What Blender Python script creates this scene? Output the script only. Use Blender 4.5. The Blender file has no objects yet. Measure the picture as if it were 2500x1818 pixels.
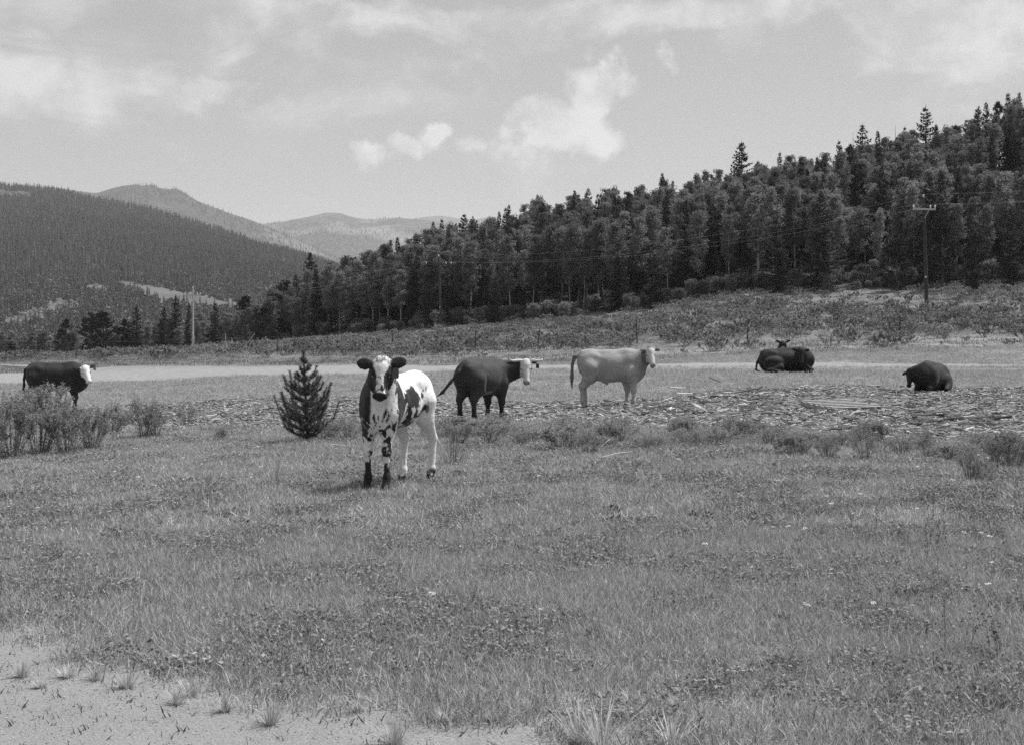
import bpy, math, random
import numpy as np
from mathutils import Vector, Matrix

random.seed(7)
RNG = np.random.default_rng(11)
SC = bpy.context.scene
COL = SC.collection
rad = math.radians

# ------------------------------------------------------------------ camera, sky, sun, exposure
F, CX, HY, CAMH = 3300.0, 1250.0, 850.0, 1.30      # focal length in photo pixels, centre column, eye level row, eye height (m)
cd = bpy.data.cameras.new('camera'); cam = bpy.data.objects.new('camera', cd); COL.objects.link(cam)
cd.sensor_width = 36.0; cd.lens = 36.0 * F / 2500.0
cd.shift_y = -(909.0 - HY) / 2500.0
cd.clip_start = 0.1; cd.clip_end = 40000.0
cam.location = (0, 0, CAMH); cam.rotation_euler = (rad(90), 0, 0)
SC.camera = cam

SUN_DIR = Vector((0.46, 0.24, 1.0)).normalized()
SUN_EL = math.asin(SUN_DIR.z); SUN_AZ = math.atan2(SUN_DIR.x, SUN_DIR.y)
sd = bpy.data.lights.new('sun', 'SUN'); sun = bpy.data.objects.new('sun', sd); COL.objects.link(sun)
sd.energy = 5.0; sd.angle = rad(0.53); sd.color = (1.0, 1.0, 1.0)
sun.rotation_euler = (-SUN_DIR).to_track_quat('-Z', 'Y').to_euler()
sun.location = (40, 30, 90)

SC.view_settings.view_transform = 'Standard'; SC.view_settings.look = 'None'
SC.view_settings.exposure = 0.50; SC.view_settings.gamma = 1.0
SC.view_settings.use_curve_mapping = False
SC.cycles.max_bounces = 6; SC.cycles.diffuse_bounces = 3; SC.cycles.transparent_max_bounces = 8
SC.cycles.volume_bounces = 1
SC.cycles.use_denoising = False; SC.cycles.sample_clamp_indirect = 3.0

def N(nt, kind, **kw):
    n = nt.nodes.new(kind)
    for k, v in kw.items():
        if k == 'inp':
            for i, x in v.items(): n.inputs[i].default_value = x
        else: setattr(n, k, v)
    return n
def L(nt, a, b): nt.links.new(a, b)
def M(nt, op, a, b=None, c=None, clamp=False):
    n = nt.nodes.new('ShaderNodeMath'); n.operation = op; n.use_clamp = clamp
    for i, v in enumerate((a, b, c)):
        if v is None: continue
        if isinstance(v, (int, float)): n.inputs[i].default_value = v
        else: nt.links.new(v, n.inputs[i])
    return n.outputs[0]
def smooth(nt, v, lo, hi, a=0.0, b=1.0):
    n = nt.nodes.new('ShaderNodeMapRange'); n.interpolation_type = 'SMOOTHSTEP'
    nt.links.new(v, n.inputs[0])
    for i, x in zip((1, 2, 3, 4), (lo, hi, a, b)): n.inputs[i].default_value = x
    return n.outputs[0]
def mixf(nt, f, a, b):
    n = nt.nodes.new('ShaderNodeMix'); n.data_type = 'FLOAT'
    for i, v in zip((0, 2, 3), (f, a, b)):
        if isinstance(v, (int, float)): n.inputs[i].default_value = v
        else: nt.links.new(v, n.inputs[i])
    return n.outputs[0]

world = bpy.data.worlds.new('World'); SC.world = world; world.use_nodes = True
nt = world.node_tree; nt.nodes.clear()
sky = N(nt, 'ShaderNodeTexSky', sky_type='NISHITA', sun_disc=False)
sky.sun_elevation = SUN_EL; sky.sun_rotation = SUN_AZ; sky.altitude = 2600; sky.air_density = 1.0; sky.dust_density = 1.2; sky.ozone_density = 1.0
sep = N(nt, 'ShaderNodeSeparateColor'); L(nt, sky.outputs[0], sep.inputs[0])
# black-and-white film: panchromatic mix of the sky colour
lum = M(nt, 'ADD', M(nt, 'MULTIPLY', sep.outputs[0], 0.35), M(nt, 'ADD', M(nt, 'MULTIPLY', sep.outputs[1], 0.40), M(nt, 'MULTIPLY', sep.outputs[2], 0.25)))
tc = N(nt, 'ShaderNodeTexCoord'); D = tc.outputs['Generated']
sx = N(nt, 'ShaderNodeSeparateXYZ'); L(nt, D, sx.inputs[0])
n1 = N(nt, 'ShaderNodeTexNoise', inp={2: 21.0, 3: 8.0, 4: 0.60}); L(nt, D, n1.inputs[0])
n2 = N(nt, 'ShaderNodeTexNoise', inp={2: 7.5, 3: 7.0, 4: 0.58, 8: 0.6})
mp = N(nt, 'ShaderNodeMapping'); mp.inputs[3].default_value = (1, 1, 2.6); mp.inputs[2].default_value = (0, rad(-12), 0); L(nt, D, mp.inputs[0]); L(nt, mp.outputs[0], n2.inputs[0])
f1, f2 = n1.outputs[0], n2.outputs[0]
wn = N(nt, 'ShaderNodeTexNoise', inp={2: 17.0, 3: 6.0, 4: 0.6}); L(nt, D, wn.inputs[0])       # billows: the cloud outlines are warped by turbulence
w1 = N(nt, 'ShaderNodeVectorMath', operation='SUBTRACT'); L(nt, wn.outputs['Color'], w1.inputs[0]); w1.inputs[1].default_value = (.5, .5, .5)
w2 = N(nt, 'ShaderNodeVectorMath', operation='SCALE'); L(nt, w1.outputs[0], w2.inputs[0]); w2.inputs['Scale'].default_value = .075
DW = N(nt, 'ShaderNodeVectorMath', operation='ADD'); L(nt, D, DW.inputs[0]); L(nt, w2.outputs[0], DW.inputs[1]); DW = DW.outputs[0]
def blob(px, py, a, b, w=1.0):
    v = Vector(((px - CX) / F, 1.0, (HY - py) / F)).normalized()
    s = N(nt, 'ShaderNodeVectorMath', operation='SUBTRACT'); L(nt, DW, s.inputs[0]); s.inputs[1].default_value = v
    m = N(nt, 'ShaderNodeVectorMath', operation='MULTIPLY'); L(nt, s.outputs[0], m.inputs[0]); m.inputs[1].default_value = (F / a, F / a, F / b)
    l = N(nt, 'ShaderNodeVectorMath', operation='LENGTH'); L(nt, m.outputs[0], l.inputs[0])
    return smooth(nt, l.outputs['Value'], 0.0, 1.35, w, 0.0)
def union(vals):
    r = vals[0]
    for v in vals[1:]: r = M(nt, 'MAXIMUM', r, v)
    return r
cumulus = union([blob(*b) for b in [(1340, 300, 190, 100, 1.0), (1455, 195, 125, 95, 1.0), (1450, 350, 110, 60, .7), (1230, 390, 160, 70, .6), (985, 345, 90, 60, .95), (1068, 310, 62, 50, .95),
                                    (890, 380, 75, 50, .85), (945, 475, 80, 34, .5), (1640, 150, 60, 50, .55), (1190, 160, 150, 80, .62), (1300, 460, 200, 60, .3)]])
bank = union([blob(*b) for b in [(60, 200, 340, 130, .9), (250, 120, 420, 140, .85), (500, 235, 130, 40, .85), (2350, 60, 420, 130, 1.0), (2420, 140, 260, 75, 1.0), (2080, 240, 90, 40, .4),
                                 (1050, 40, 600, 70, .75), (1750, 30, 500, 70, .9), (60, 20, 500, 120, .85), (1120, 120, 260, 70, .6)]])
high = smooth(nt, sx.outputs[2], 0.215, 0.34, 0.0, 0.62)
bank = M(nt, 'MAXIMUM', bank, high)
cu = smooth(nt, M(nt, 'ADD', cumulus, M(nt, 'MULTIPLY', M(nt, 'SUBTRACT', f1, 0.5), 1.8)), 0.31, 0.78)
bk = smooth(nt, M(nt, 'ADD', bank, M(nt, 'MULTIPLY', M(nt, 'SUBTRACT', f2, 0.5), 3.0)), 0.10, 0.95)
# brightness of the cloud body varies with its own thickness
shade = mixf(nt, smooth(nt, f1, 0.34, 0.66), 0.33, 0.51)
SKY_K = 1.0
base = M(nt, 'MULTIPLY', lum, SKY_K)
STR = 0.085
lumd = M(nt, 'MINIMUM', base, 0.34 / STR)
lumd = mixf(nt, 0.8, lumd, 0.255 / STR)          # thin high veil evens the clear sky out
c1 = mixf(nt, M(nt, 'MULTIPLY', bk, 0.92), lumd, M(nt, 'DIVIDE', shade, STR))
c2 = mixf(nt, M(nt, 'MULTIPLY', cu, 0.85), c1, mixf(nt, smooth(nt, f1, .38, .62),  .385 / STR, .56 / STR))
cc = N(nt, 'ShaderNodeCombineColor')
for i in range(3): L(nt, c2, cc.inputs[i])
bg = N(nt, 'ShaderNodeBackground'); bg.inputs[1].default_value = STR; L(nt, cc.outputs[0], bg.inputs[0])
wo = N(nt, 'ShaderNodeOutputWorld'); L(nt, bg.outputs[0], wo.inputs[0])

# ------------------------------------------------------------------ helpers
def tag(o, label=None, cat=None, group=None, kind=None):
    if label: o['label'] = label
    if cat: o['category'] = cat
    if group: o['group'] = group
    if kind: o['kind'] = kind
    return o
def empty(name, loc, rz=0.0, scale=1.0, label=None, cat=None, group=None):
    o = bpy.data.objects.new(name, None); COL.objects.link(o); o.empty_display_size = 0.2
    o.location = loc; o.rotation_euler = (0, 0, rz); o.scale = (scale,) * 3 if not hasattr(scale, '__len__') else scale
    return tag(o, label, cat, group)
def link(name, me, parent=None, kind=None):
    o = bpy.data.objects.new(name, me); COL.objects.link(o)
    if parent is not None: o.parent = parent
    if kind: o['kind'] = kind
    return o
def mesh_np(name, V, faces, mat=None, smooth_=False, attrs=None):
    """V (n,3); faces: list of (m,k) int arrays."""
    me = bpy.data.meshes.new(name)
    V = np.asarray(V, np.float32); faces = [np.asarray(f, np.int32) for f in faces if len(f)]
    me.vertices.add(len(V)); me.vertices.foreach_set('co', V.ravel())
    loops = np.concatenate([f.ravel() for f in faces]); tot = np.concatenate([np.full(len(f), f.shape[1], np.int32) for f in faces])
    start = np.concatenate([[0], np.cumsum(tot)[:-1]]).astype(np.int32)
    me.loops.add(len(loops)); me.loops.foreach_set('vertex_index', loops.astype(np.int32))
    me.polygons.add(len(tot)); me.polygons.foreach_set('loop_start', start); me.polygons.foreach_set('loop_total', tot)
    me.polygons.foreach_set('use_smooth', np.full(len(tot), bool(smooth_)))
    me.update(calc_edges=True); me.validate()
    for k, a in (attrs or {}).items():
        at = me.attributes.new(k, 'FLOAT', 'POINT'); at.data.foreach_set('value', np.asarray(a, np.float32))
    if mat: me.materials.append(mat)
    return me
class Geo:
    """collects vertices, faces and a per-vertex tone"""
    def __init__(s): s.V = []; s.Q = []; s.T = []; s.tone = []; s.n = 0
    def add(s, V, quads=None, tris=None, tone=0.5):
        V = np.asarray(V, float).reshape(-1, 3)
        if quads is not None and len(quads): s.Q.append(np.asarray(quads, int) + s.n)
        if tris is not None and len(tris): s.T.append(np.asarray(tris, int) + s.n)
        s.V.append(V); s.tone.append(np.broadcast_to(np.asarray(tone, float), (len(V),))); s.n += len(V)
    def mesh(s, name, mat, smooth_=False):
        fs = ([np.concatenate(s.Q)] if s.Q else []) + ([np.concatenate(s.T)] if s.T else [])
        return mesh_np(name, np.concatenate(s.V), fs, mat, smooth_, {'tone': np.concatenate(s.tone)})
    def tube(s, pts, radii, k=6, tone=0.5, cap=True):
        P = np.asarray(pts, float); n = len(P); R = np.broadcast_to(np.asarray(radii, float), (n,))
        T = np.gradient(P, axis=0); T /= np.linalg.norm(T, axis=1)[:, None] + 1e-9
        up = np.array([0, 0, 1.0]) if abs(T[0][2]) < .9 else np.array([1.0, 0, 0])
        A = np.cross(T, up); A /= np.linalg.norm(A, axis=1)[:, None] + 1e-9; B = np.cross(T, A)
        th = np.arange(k) * 2 * np.pi / k
        V = P[:, None] + R[:, None, None] * (np.cos(th)[None, :, None] * A[:, None] + np.sin(th)[None, :, None] * B[:, None])
        V = V.reshape(-1, 3); i = np.arange(n - 1)[:, None] * k; j = np.arange(k)[None]; j2 = (j + 1) % k
        q = np.stack([i + j, i + j2, i + k + j2, i + k + j], -1).reshape(-1, 4); tr = []
        if cap:
            V = np.vstack([V, P[0], P[-1]]); a, b = n * k, n * k + 1
            tr = [(a, (m + 1) % k, m) for m in range(k)] + [(b, (n - 1) * k + m, (n - 1) * k + (m + 1) % k) for m in range(k)]
        s.add(V, q, tr, tone)
    def leaves(s, C, A, B, tone):
        """diamond leaves: centre C, half axes A (long) and B (short)"""
        C, A, B = (np.asarray(x, float) for x in (C, A, B)); n = len(C)
        V = np.stack([C - A, C + B * 1.0, C + A, C - B], 1).reshape(-1, 3)
        q = np.arange(n * 4).reshape(-1, 4); s.add(V, q, None, np.repeat(np.broadcast_to(tone, (n,)), 4))
    def blades(s, P, Dv, W, tone, bend=None):
        """tapered two-segment blades from P along Dv (length included), half width vector W"""
        P, Dv, W = (np.asarray(x, float) for x in (P, Dv, W)); n = len(P)
        bend = np.zeros((n, 3)) if bend is None else bend
        mid = P + Dv * .55 + bend * .3; tip = P + Dv + bend
        V = np.stack([P - W, P + W, mid + W * .75, mid - W * .75, tip], 1).reshape(-1, 3)
        b = np.arange(n)[:, None] * 5
        s.add(V, b + np.array([[0, 1, 2, 3]]), b + np.array([[3, 2, 4]]), np.repeat(np.broadcast_to(tone, (n,)), 5))
    def box(s, c, h, R=None, tone=0.5):
        V = np.array([[x, y, z] for z in (-1, 1) for y in (-1, 1) for x in (-1, 1)], float) * np.asarray(h)
        if R is not None: V = V @ np.asarray(R).T
        s.add(V + np.asarray(c), [(0, 2, 3, 1), (4, 5, 7, 6), (0, 1, 5, 4), (2, 6, 7, 3), (0, 4, 6, 2), (1, 3, 7, 5)], None, tone)
def unit(n, rng=RNG):
    v = rng.normal(size=(n, 3)); return v / np.linalg.norm(v, axis=1)[:, None]
def perp(A, rng=RNG):
    w = np.cross(A, unit(len(A), rng)); return w / (np.linalg.norm(w, axis=1)[:, None] + 1e-9)
def _hash(ix, iy, iz, seed):
    h = (ix.astype(np.int64) * 374761393 + iy.astype(np.int64) * 668265263 + iz.astype(np.int64) * 2147483647 + seed * 974711) & 0xFFFFFFFF
    h = ((h ^ (h >> 13)) * 1274126177) & 0xFFFFFFFF; h = h ^ (h >> 16)
    return (h & 0xFFFF) / 65535.0
def vnoise(p, seed=0):
    p = np.asarray(p, float); i = np.floor(p).astype(np.int64); f = p - i; f = f * f * (3 - 2 * f); r = 0
    for a in (0, 1):
        for b in (0, 1):
            for c in (0, 1):
                w = (f[..., 0] if a else 1 - f[..., 0]) * (f[..., 1] if b else 1 - f[..., 1]) * (f[..., 2] if c else 1 - f[..., 2])
                r = r + w * _hash(i[..., 0] + a, i[..., 1] + b, i[..., 2] + c, seed)
    return r
def fbm(p, seed=0, octv=4, gain=.5):
    r, a, t = 0, 1.0, 0
    for o in range(octv): r = r + a * vnoise(np.asarray(p) * (2.03 ** o) + o * 17.3, seed + o); t += a; a *= gain
    return r / t
def sstep(x, a, b): t = np.clip((np.asarray(x, float) - a) / (b - a), 0, 1); return t * t * (3 - 2 * t)

# ------------------------------------------------------------------ materials (all greys: the photograph is black and white)
def new_mat(name):
    m = bpy.data.materials.new(name); m.use_nodes = True; t = m.node_tree; t.nodes.clear()
    return m, t
def out(t, sh): o = t.nodes.new('ShaderNodeOutputMaterial'); t.links.new(sh, o.inputs[0])
def grey(t, v):
    c = t.nodes.new('ShaderNodeCombineColor')
    for i in range(3): t.links.new(v, c.inputs[i])
    return c.outputs[0]
def attr(t, name): a = t.nodes.new('ShaderNodeAttribute'); a.attribute_name = name; return a.outputs['Fac']
def noise(t, scale, det=4, rough=.55, vec=None, coord='Object'):
    n = N(t, 'ShaderNodeTexNoise', inp={2: scale, 3: det, 4: rough})
    if vec is None: vec = t.nodes.new('ShaderNodeTexCoord').outputs[coord]
    t.links.new(vec, n.inputs[0]); return n.outputs[0]
def bump(t, h, strength, dist):
    b = N(t, 'ShaderNodeBump', inp={0: strength, 1: dist}); t.links.new(h, b.inputs['Height']); return b.outputs[0]
def bsdf(t, col, rough=.85, spec=.2, normal=None, sheen=0.0):
    b = t.nodes.new('ShaderNodeBsdfPrincipled'); t.links.new(col, b.inputs['Base Color']); b.inputs['Roughness'].default_value = rough
    b.inputs['Specular IOR Level'].default_value = spec
    b.inputs['Sheen Weight'].default_value = sheen; b.inputs['Sheen Roughness'].default_value = .45
    if normal is not None: t.links.new(normal, b.inputs['Normal'])
    return b.outputs[0]
def plain_mat(name, lo, hi, scale=8.0, rough=.85, spec=.2, bmp=0.3, bd=.01):
    m, t = new_mat(name); n = noise(t, scale, 5)
    v = mixf(t, smooth(t, n, .32, .68), lo, hi); out(t, bsdf(t, grey(t, v), rough, spec, bump(t, n, bmp, bd))); return m
def tone_mat(name, lo, hi, rough=.8, trans=0.0, rnd=.25, spec=.15, rlo=.75):
    """colour from the per-piece tone attribute, varied from plant to plant; leaves let some light through"""
    m, t = new_mat(name); v = mixf(t, attr(t, 'tone'), lo, hi)
    oi = t.nodes.new('ShaderNodeObjectInfo'); v = M(t, 'MULTIPLY', v, mixf(t, oi.outputs['Random'], 1 - rnd, 1 + rnd))
    c = grey(t, v); sh = bsdf(t, c, rough, spec)
    if trans:
        tr = t.nodes.new('ShaderNodeBsdfTranslucent'); t.links.new(c, tr.inputs[0])
        mx = t.nodes.new('ShaderNodeMixShader'); mx.inputs[0].default_value = trans; t.links.new(sh, mx.inputs[1]); t.links.new(tr.outputs[0], mx.inputs[2]); sh = mx.outputs[0]
    out(t, sh); return m
MAT = dict(
    aspen_leaf=tone_mat('aspen_leaf', .10, .24, trans=.34, rnd=.45),
    aspen_bark=plain_mat('aspen_bark', .10, .34, 3.0),
    spruce=tone_mat('spruce_needles', .018, .065, trans=.08, rnd=.3),
    young_pine=tone_mat('young_pine_needles', .05, .22, trans=.18, rnd=.1),
    pine=tone_mat('pine_needles', .016, .055, trans=.1, rnd=.3),
    bark=plain_mat('conifer_bark', .05, .11, 5.0),
    far_tree=tone_mat('far_conifer', .036, .095, rnd=.5),
    far_leaf=tone_mat('far_aspen', .06, .12, rnd=.35),
    grass=tone_mat('meadow_grass', .17, .48, trans=.26, rnd=.2),
    dry_grass=tone_mat('dry_grass', .27, .58, trans=.25, rnd=.2),
    herb=tone_mat('meadow_herb', .11, .32, trans=.22, rnd=.2),
    shrub=tone_mat('shrub_leaf', .12, .46, trans=.3, rnd=.15),
    sage=tone_mat('sagebrush_leaf', .12, .38, trans=.22, rnd=.35),
    twig=tone_mat('twig', .05, .20, rnd=.2),
    scrub=tone_mat('scrub_grass', .09, .27, trans=.2, rnd=.3),
    weed=tone_mat('dark_weed', .055, .18, trans=.15, rnd=.2),
    flower=tone_mat('flower_white', .4, .6, trans=.2, rnd=.1),
    seed=tone_mat('seed_head', .35, .6, trans=.3, rnd=.1),
    scrap=tone_mat('wood_scrap', .04, .50, rough=.9, rnd=.2),
    stone=tone_mat('pebble', .14, .36, rough=.95, rnd=.2),
    pole=plain_mat('pole_wood', .045, .08, 6.0), pole_dark=plain_mat('dark_pole_wood', .03, .055, 6.0), pole_pale=plain_mat('pale_pole_wood', .32, .46, 6.0),
    ins=plain_mat('insulator_glass', .55, .75, 9.0, .2, .5), wire=plain_mat('wire', .2, .28, 30.0, .4, .5),
    post=plain_mat('fence_post_steel', .02, .045, 20.0), post_pale=plain_mat('fence_post_wood', .2, .34, 20.0),
    pallet=plain_mat('pallet_wood', .22, .36, 12.0), log=plain_mat('weathered_log', .25, .5, 4.0),
    rock=plain_mat('rock', .08, .14, .6),
)

# ------------------------------------------------------------------ terrain
def pchip(x, y, xq):
    x = np.asarray(x, float); y = np.asarray(y, float); h = np.diff(x); d = np.diff(y) / h; m = np.zeros(len(x))
    for i in range(1, len(x) - 1):
        if d[i - 1] * d[i] > 0:
            w1 = 2 * h[i] + h[i - 1]; w2 = h[i] + 2 * h[i - 1]; m[i] = (w1 + w2) / (w1 / d[i - 1] + w2 / d[i])
    m[0] = d[0]; m[-1] = d[-1]
    xq = np.clip(xq, x[0], x[-1]); k = np.clip(np.searchsorted(x, xq) - 1, 0, len(x) - 2); t = (xq - x[k]) / h[k]
    return (y[k] * (1 + 2 * t) * (1 - t) ** 2 + h[k] * m[k] * t * (1 - t) ** 2 + y[k + 1] * t * t * (3 - 2 * t) + h[k] * m[k + 1] * t * t * (t - 1))
NEAR = [(.5, 0), (4.4, 0), (7.5, .04)]
PROF = {
    0: [(11.4, .02), (20, -.3), (40.7, -.42), (55, -.1), (70, -.02), (105, .2), (150, .05), (200, -.5), (260, -7), (330, -16), (420, -26)],
    300: [(11.4, .06), (20, -.2), (40.5, -.38), (60, -.19), (80, .23), (105, .6), (150, .7), (200, .4), (260, -5), (330, -13), (420, -26)],
    600: [(11.4, .07), (20, -.1), (32, -.25), (50, -.08), (58, .1), (78, .28), (105, .9), (150, 1.5), (195, 1.4), (260, -2), (330, -8), (420, -26)],
    900: [(11.4, .10), (18, .03), (32, -.2), (48, .05), (57, .23), (72, .36), (98, 1.0), (140, 2.2), (178, 3.1), (200, 6), (260, 4), (330, 0), (420, -22)],
    1200: [(11.4, .10), (20, .02), (32, -.2), (46, .15), (56, .4), (66, .46), (95, 1.2), (130, 2.7), (164, 4.3), (205, 12.5), (240, 14), (330, 8), (420, -15)],
    1500: [(11.4, .16), (20, .1), (31.4, -.05), (46, .3), (56, .49), (62, .56), (92, 1.5), (125, 3.3), (155, 5.5), (202, 15.5), (230, 18), (330, 13), (420, -10)],
    1900: [(11.4, .17), (20, .12), (27.5, .06), (35, .25), (44, .50), (49, .46), (55, .52), (59, .68), (79, 1.6), (110, 4.0), (140, 7.3), (195, 19), (225, 22), (330, 18), (420, -5)],
    2250: [(11.4, .17), (20, .12), (27.5, .05), (34.7, .17), (44, .40), (49, .42), (55, .50), (58.5, .66), (80, 1.96), (113, 4.55), (137, 7.5), (190, 22), (220, 26), (330, 24), (420, 0)],
    2500: [(11.4, .17), (20, .12), (27.5, .05), (34.7, .2), (44, .38), (49, .42), (55, .50), (58.5, .66), (80, 2.2), (113, 5.3), (135, 8.0), (185, 26.5), (215, 31), (330, 30), (420, 0)],
}
_U = np.linspace(-300, 2800, 311); _LD = np.linspace(math.log(.5), math.log(420), 420)
_cols = sorted(PROF); _tab = np.array([pchip(np.log([p[0] for p in NEAR + PROF[c]]), [p[1] for p in NEAR + PROF[c]], _LD) for c in _cols])
ZT = np.array([pchip(_cols, _tab[:, j], _U) for j in range(len(_LD))]).T
for _ in range(6):
    ZT[1:-1] = .25 * ZT[:-2] + .5 * ZT[1:-1] + .25 * ZT[2:]; ZT[:, 1:-1] = .25 * ZT[:, :-2] + .5 * ZT[:, 1:-1] + .25 * ZT[:, 2:]
def tz(x, y):
    x = np.asarray(x, float); y = np.asarray(y, float); d = np.maximum(y, .6); u = CX + F * x / d
    a = np.clip((u - _U[0]) / (_U[1] - _U[0]), 0, len(_U) - 1.001); b = np.clip((np.log(d) - _LD[0]) / (_LD[1] - _LD[0]), 0, len(_LD) - 1.001)
    i = a.astype(int); j = b.astype(int); fa = a - i; fb = b - j
    z = (ZT[i, j] * (1 - fa) + ZT[i + 1, j] * fa) * (1 - fb) + (ZT[i, j + 1] * (1 - fa) + ZT[i + 1, j + 1] * fa) * fb
    p = np.stack([x * .22, y * .22, 0 * x], -1)
    amp = .02 + .05 * sstep(d, 60, 110) + .12 * sstep(d, 110, 200)
    z = z + (fbm(p, 5, 2) - .5) * 2 * amp * sstep(d, 2, 6) + (fbm(p * 9, 8, 2) - .5) * .03
    return z
def tz1(x, y): return float(tz(np.array([x]), np.array([y]))[0])
def scr(x, y, z): return CX + F * x / y, HY - F * (z - CAMH) / y
def at(px, d): x = (px - CX) / F * d; return Vector((x, d, tz1(x, d)))
_dd = np.exp(np.linspace(math.log(3.5), math.log(200), 900))
def hit(px, py, dmin=3.5):
    """the ground point seen at photo column px, row py"""
    x = (px - CX) / F * _dd; z = tz(x, _dd); v = HY - F * (z - CAMH) / _dd; ok = np.where((v <= py) & (_dd >= dmin))[0]
    d = _dd[ok[0]] if len(ok) else 200.0
    return at(px, d)
# masks of ground cover, laid out once on the ground as a plan (metres)
def gravel_near(x, y):
    n = (fbm(np.stack([x * 1.3, y * 1.3, 0 * x], -1), 31, 4) - .5)
    e = 5.78 - 0.42 * (x + 2.1) + n * 1.7 - .5 * sstep(x, -.2, 1.2)
    return sstep(e - y, -.3, .6)
def sparse_near(x, y):
    n = (fbm(np.stack([x * 1.1, y * 1.1, 0 * x], -1), 37, 4) - .5)
    e = 6.75 - 0.36 * (x + 2.2) + n * 3.2
    return sstep(e - y, -.7, 1.1)
def debris(x, y):
    u = CX + F * x / np.maximum(y, 1); n = (fbm(np.stack([x * .35, y * .35, 0 * x], -1), 41, 4) - .5)
    near = np.interp(u, [200, 500, 900, 1200, 1600, 1900, 2200, 2500], [27, 23.5, 24, 24.5, 22.5, 19.5, 17.6, 17.5]); far = np.interp(u, [200, 700, 1200, 1500, 1800, 2100, 2500], [40, 40, 36, 34.5, 35.5, 36.5, 36.5])
    return sstep(y - near + n * 7, -1, 1.4) * sstep(far - y + n * 7, -1, 1.4) * sstep(u + n * 300, 150, 420)
def road(x, y):
    u = CX + F * x / np.maximum(y, 1); n = (fbm(np.stack([x * .3, y * .3, 0 * x], -1), 43, 3) - .5)
    near = np.interp(u, [-300, 0, 300, 600, 900, 1200, 1500, 1900, 2500], [52, 54, 60, 58, 56.5, 55.5, 55.2, 55.2, 55]); far = np.interp(u, [-300, 0, 300, 600, 900, 1200, 1500, 1900, 2500], [66, 70, 80, 78, 72, 66, 61, 58.6, 57.4])
    return sstep(y - near + n * 2.2, -.4, .8) * sstep(far - y + n * 2.2, -.4, .8)

xs = np.sinh(np.linspace(-1, 1, 361) * 5.2) / np.sinh(5.2) * 300; ys = np.concatenate([np.linspace(-40, 2.9, 16), np.exp(np.linspace(math.log(3.0), math.log(430), 460))])
X, Y = np.meshgrid(xs, ys); Z = tz(X.ravel(), Y.ravel()).reshape(X.shape)
edge = np.maximum.reduce([sstep(np.abs(X), 230, 300), sstep(Y, 400, 430)]); Z = Z * (1 - edge) + edge * -30
ny, nx = X.shape; idx = np.arange(ny * nx).reshape(ny, nx)
fq = np.stack([idx[:-1, :-1], idx[:-1, 1:], idx[1:, 1:], idx[1:, :-1]], -1).reshape(-1, 4)
xf, yf = X.ravel(), Y.ravel(); front = sstep(yf, 2, 3)
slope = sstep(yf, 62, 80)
m, t = new_mat('meadow_ground')
co = t.nodes.new('ShaderNodeTexCoord').outputs['Object']
nA = noise(t, .35, 5, .6, co); nB = noise(t, 3.0, 6, .65, co); nC = noise(t, 38.0, 5, .7, co); nD = noise(t, 130.0, 3, .7, co)
grass_c = M(t, 'MULTIPLY', mixf(t, smooth(t, nC, .3, .7), .09, .30), mixf(t, smooth(t, nB, .35, .65), .7, 1.25))
grass_c = M(t, 'MULTIPLY', grass_c, mixf(t, smooth(t, nA, .35, .65), .85, 1.15))
gravel_c = mixf(t, smooth(t, nD, .28, .72), .15, .30); gravel_c = M(t, 'MULTIPLY', gravel_c, mixf(t, nB, .8, 1.15))
deb_c = mixf(t, smooth(t, nC, .3, .7), .05, .24)
road_c = mixf(t, smooth(t, nB, .3, .7), .17, .26)
gm = smooth(t, M(t, 'ADD', attr(t, 'gravel'), M(t, 'MULTIPLY', M(t, 'SUBTRACT', nC, .5), .9)), .3, .7)
c = mixf(t, M(t, 'MULTIPLY', attr(t, 'sparse'), .75), grass_c, mixf(t, nC, .12, .36))
c = mixf(t, gm, c, gravel_c); c = mixf(t, attr(t, 'debris'), c, deb_c)
rm = smooth(t, M(t, 'ADD', attr(t, 'road'), M(t, 'MULTIPLY', M(t, 'SUBTRACT', nB, .5), .7)), .35, .65)
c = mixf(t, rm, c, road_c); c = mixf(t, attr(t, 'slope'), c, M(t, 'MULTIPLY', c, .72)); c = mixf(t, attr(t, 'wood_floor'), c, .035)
out(t, bsdf(t, grey(t, c), .95, .1, bump(t, M(t, 'ADD', nC, M(t, 'MULTIPLY', nD, .6)), .7, .02)))
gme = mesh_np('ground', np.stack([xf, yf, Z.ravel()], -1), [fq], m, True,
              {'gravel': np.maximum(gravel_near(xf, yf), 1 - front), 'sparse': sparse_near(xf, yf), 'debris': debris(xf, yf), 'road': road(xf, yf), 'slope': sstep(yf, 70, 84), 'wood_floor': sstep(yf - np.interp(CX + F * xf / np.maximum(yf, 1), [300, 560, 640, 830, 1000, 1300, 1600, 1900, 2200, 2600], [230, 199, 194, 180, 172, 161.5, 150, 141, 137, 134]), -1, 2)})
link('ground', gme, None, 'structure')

# valley floor far below and beyond, reaching the horizon
vf = Geo(); vf.add([(-16000, -3000, -26), (16000, -3000, -26), (16000, 16000, -26), (-16000, 16000, -26)], [(0, 1, 2, 3)])
link('valley_floor', vf.mesh('valley_floor', plain_mat('valley_floor', .06, .11, .02)), None, 'structure')

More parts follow.
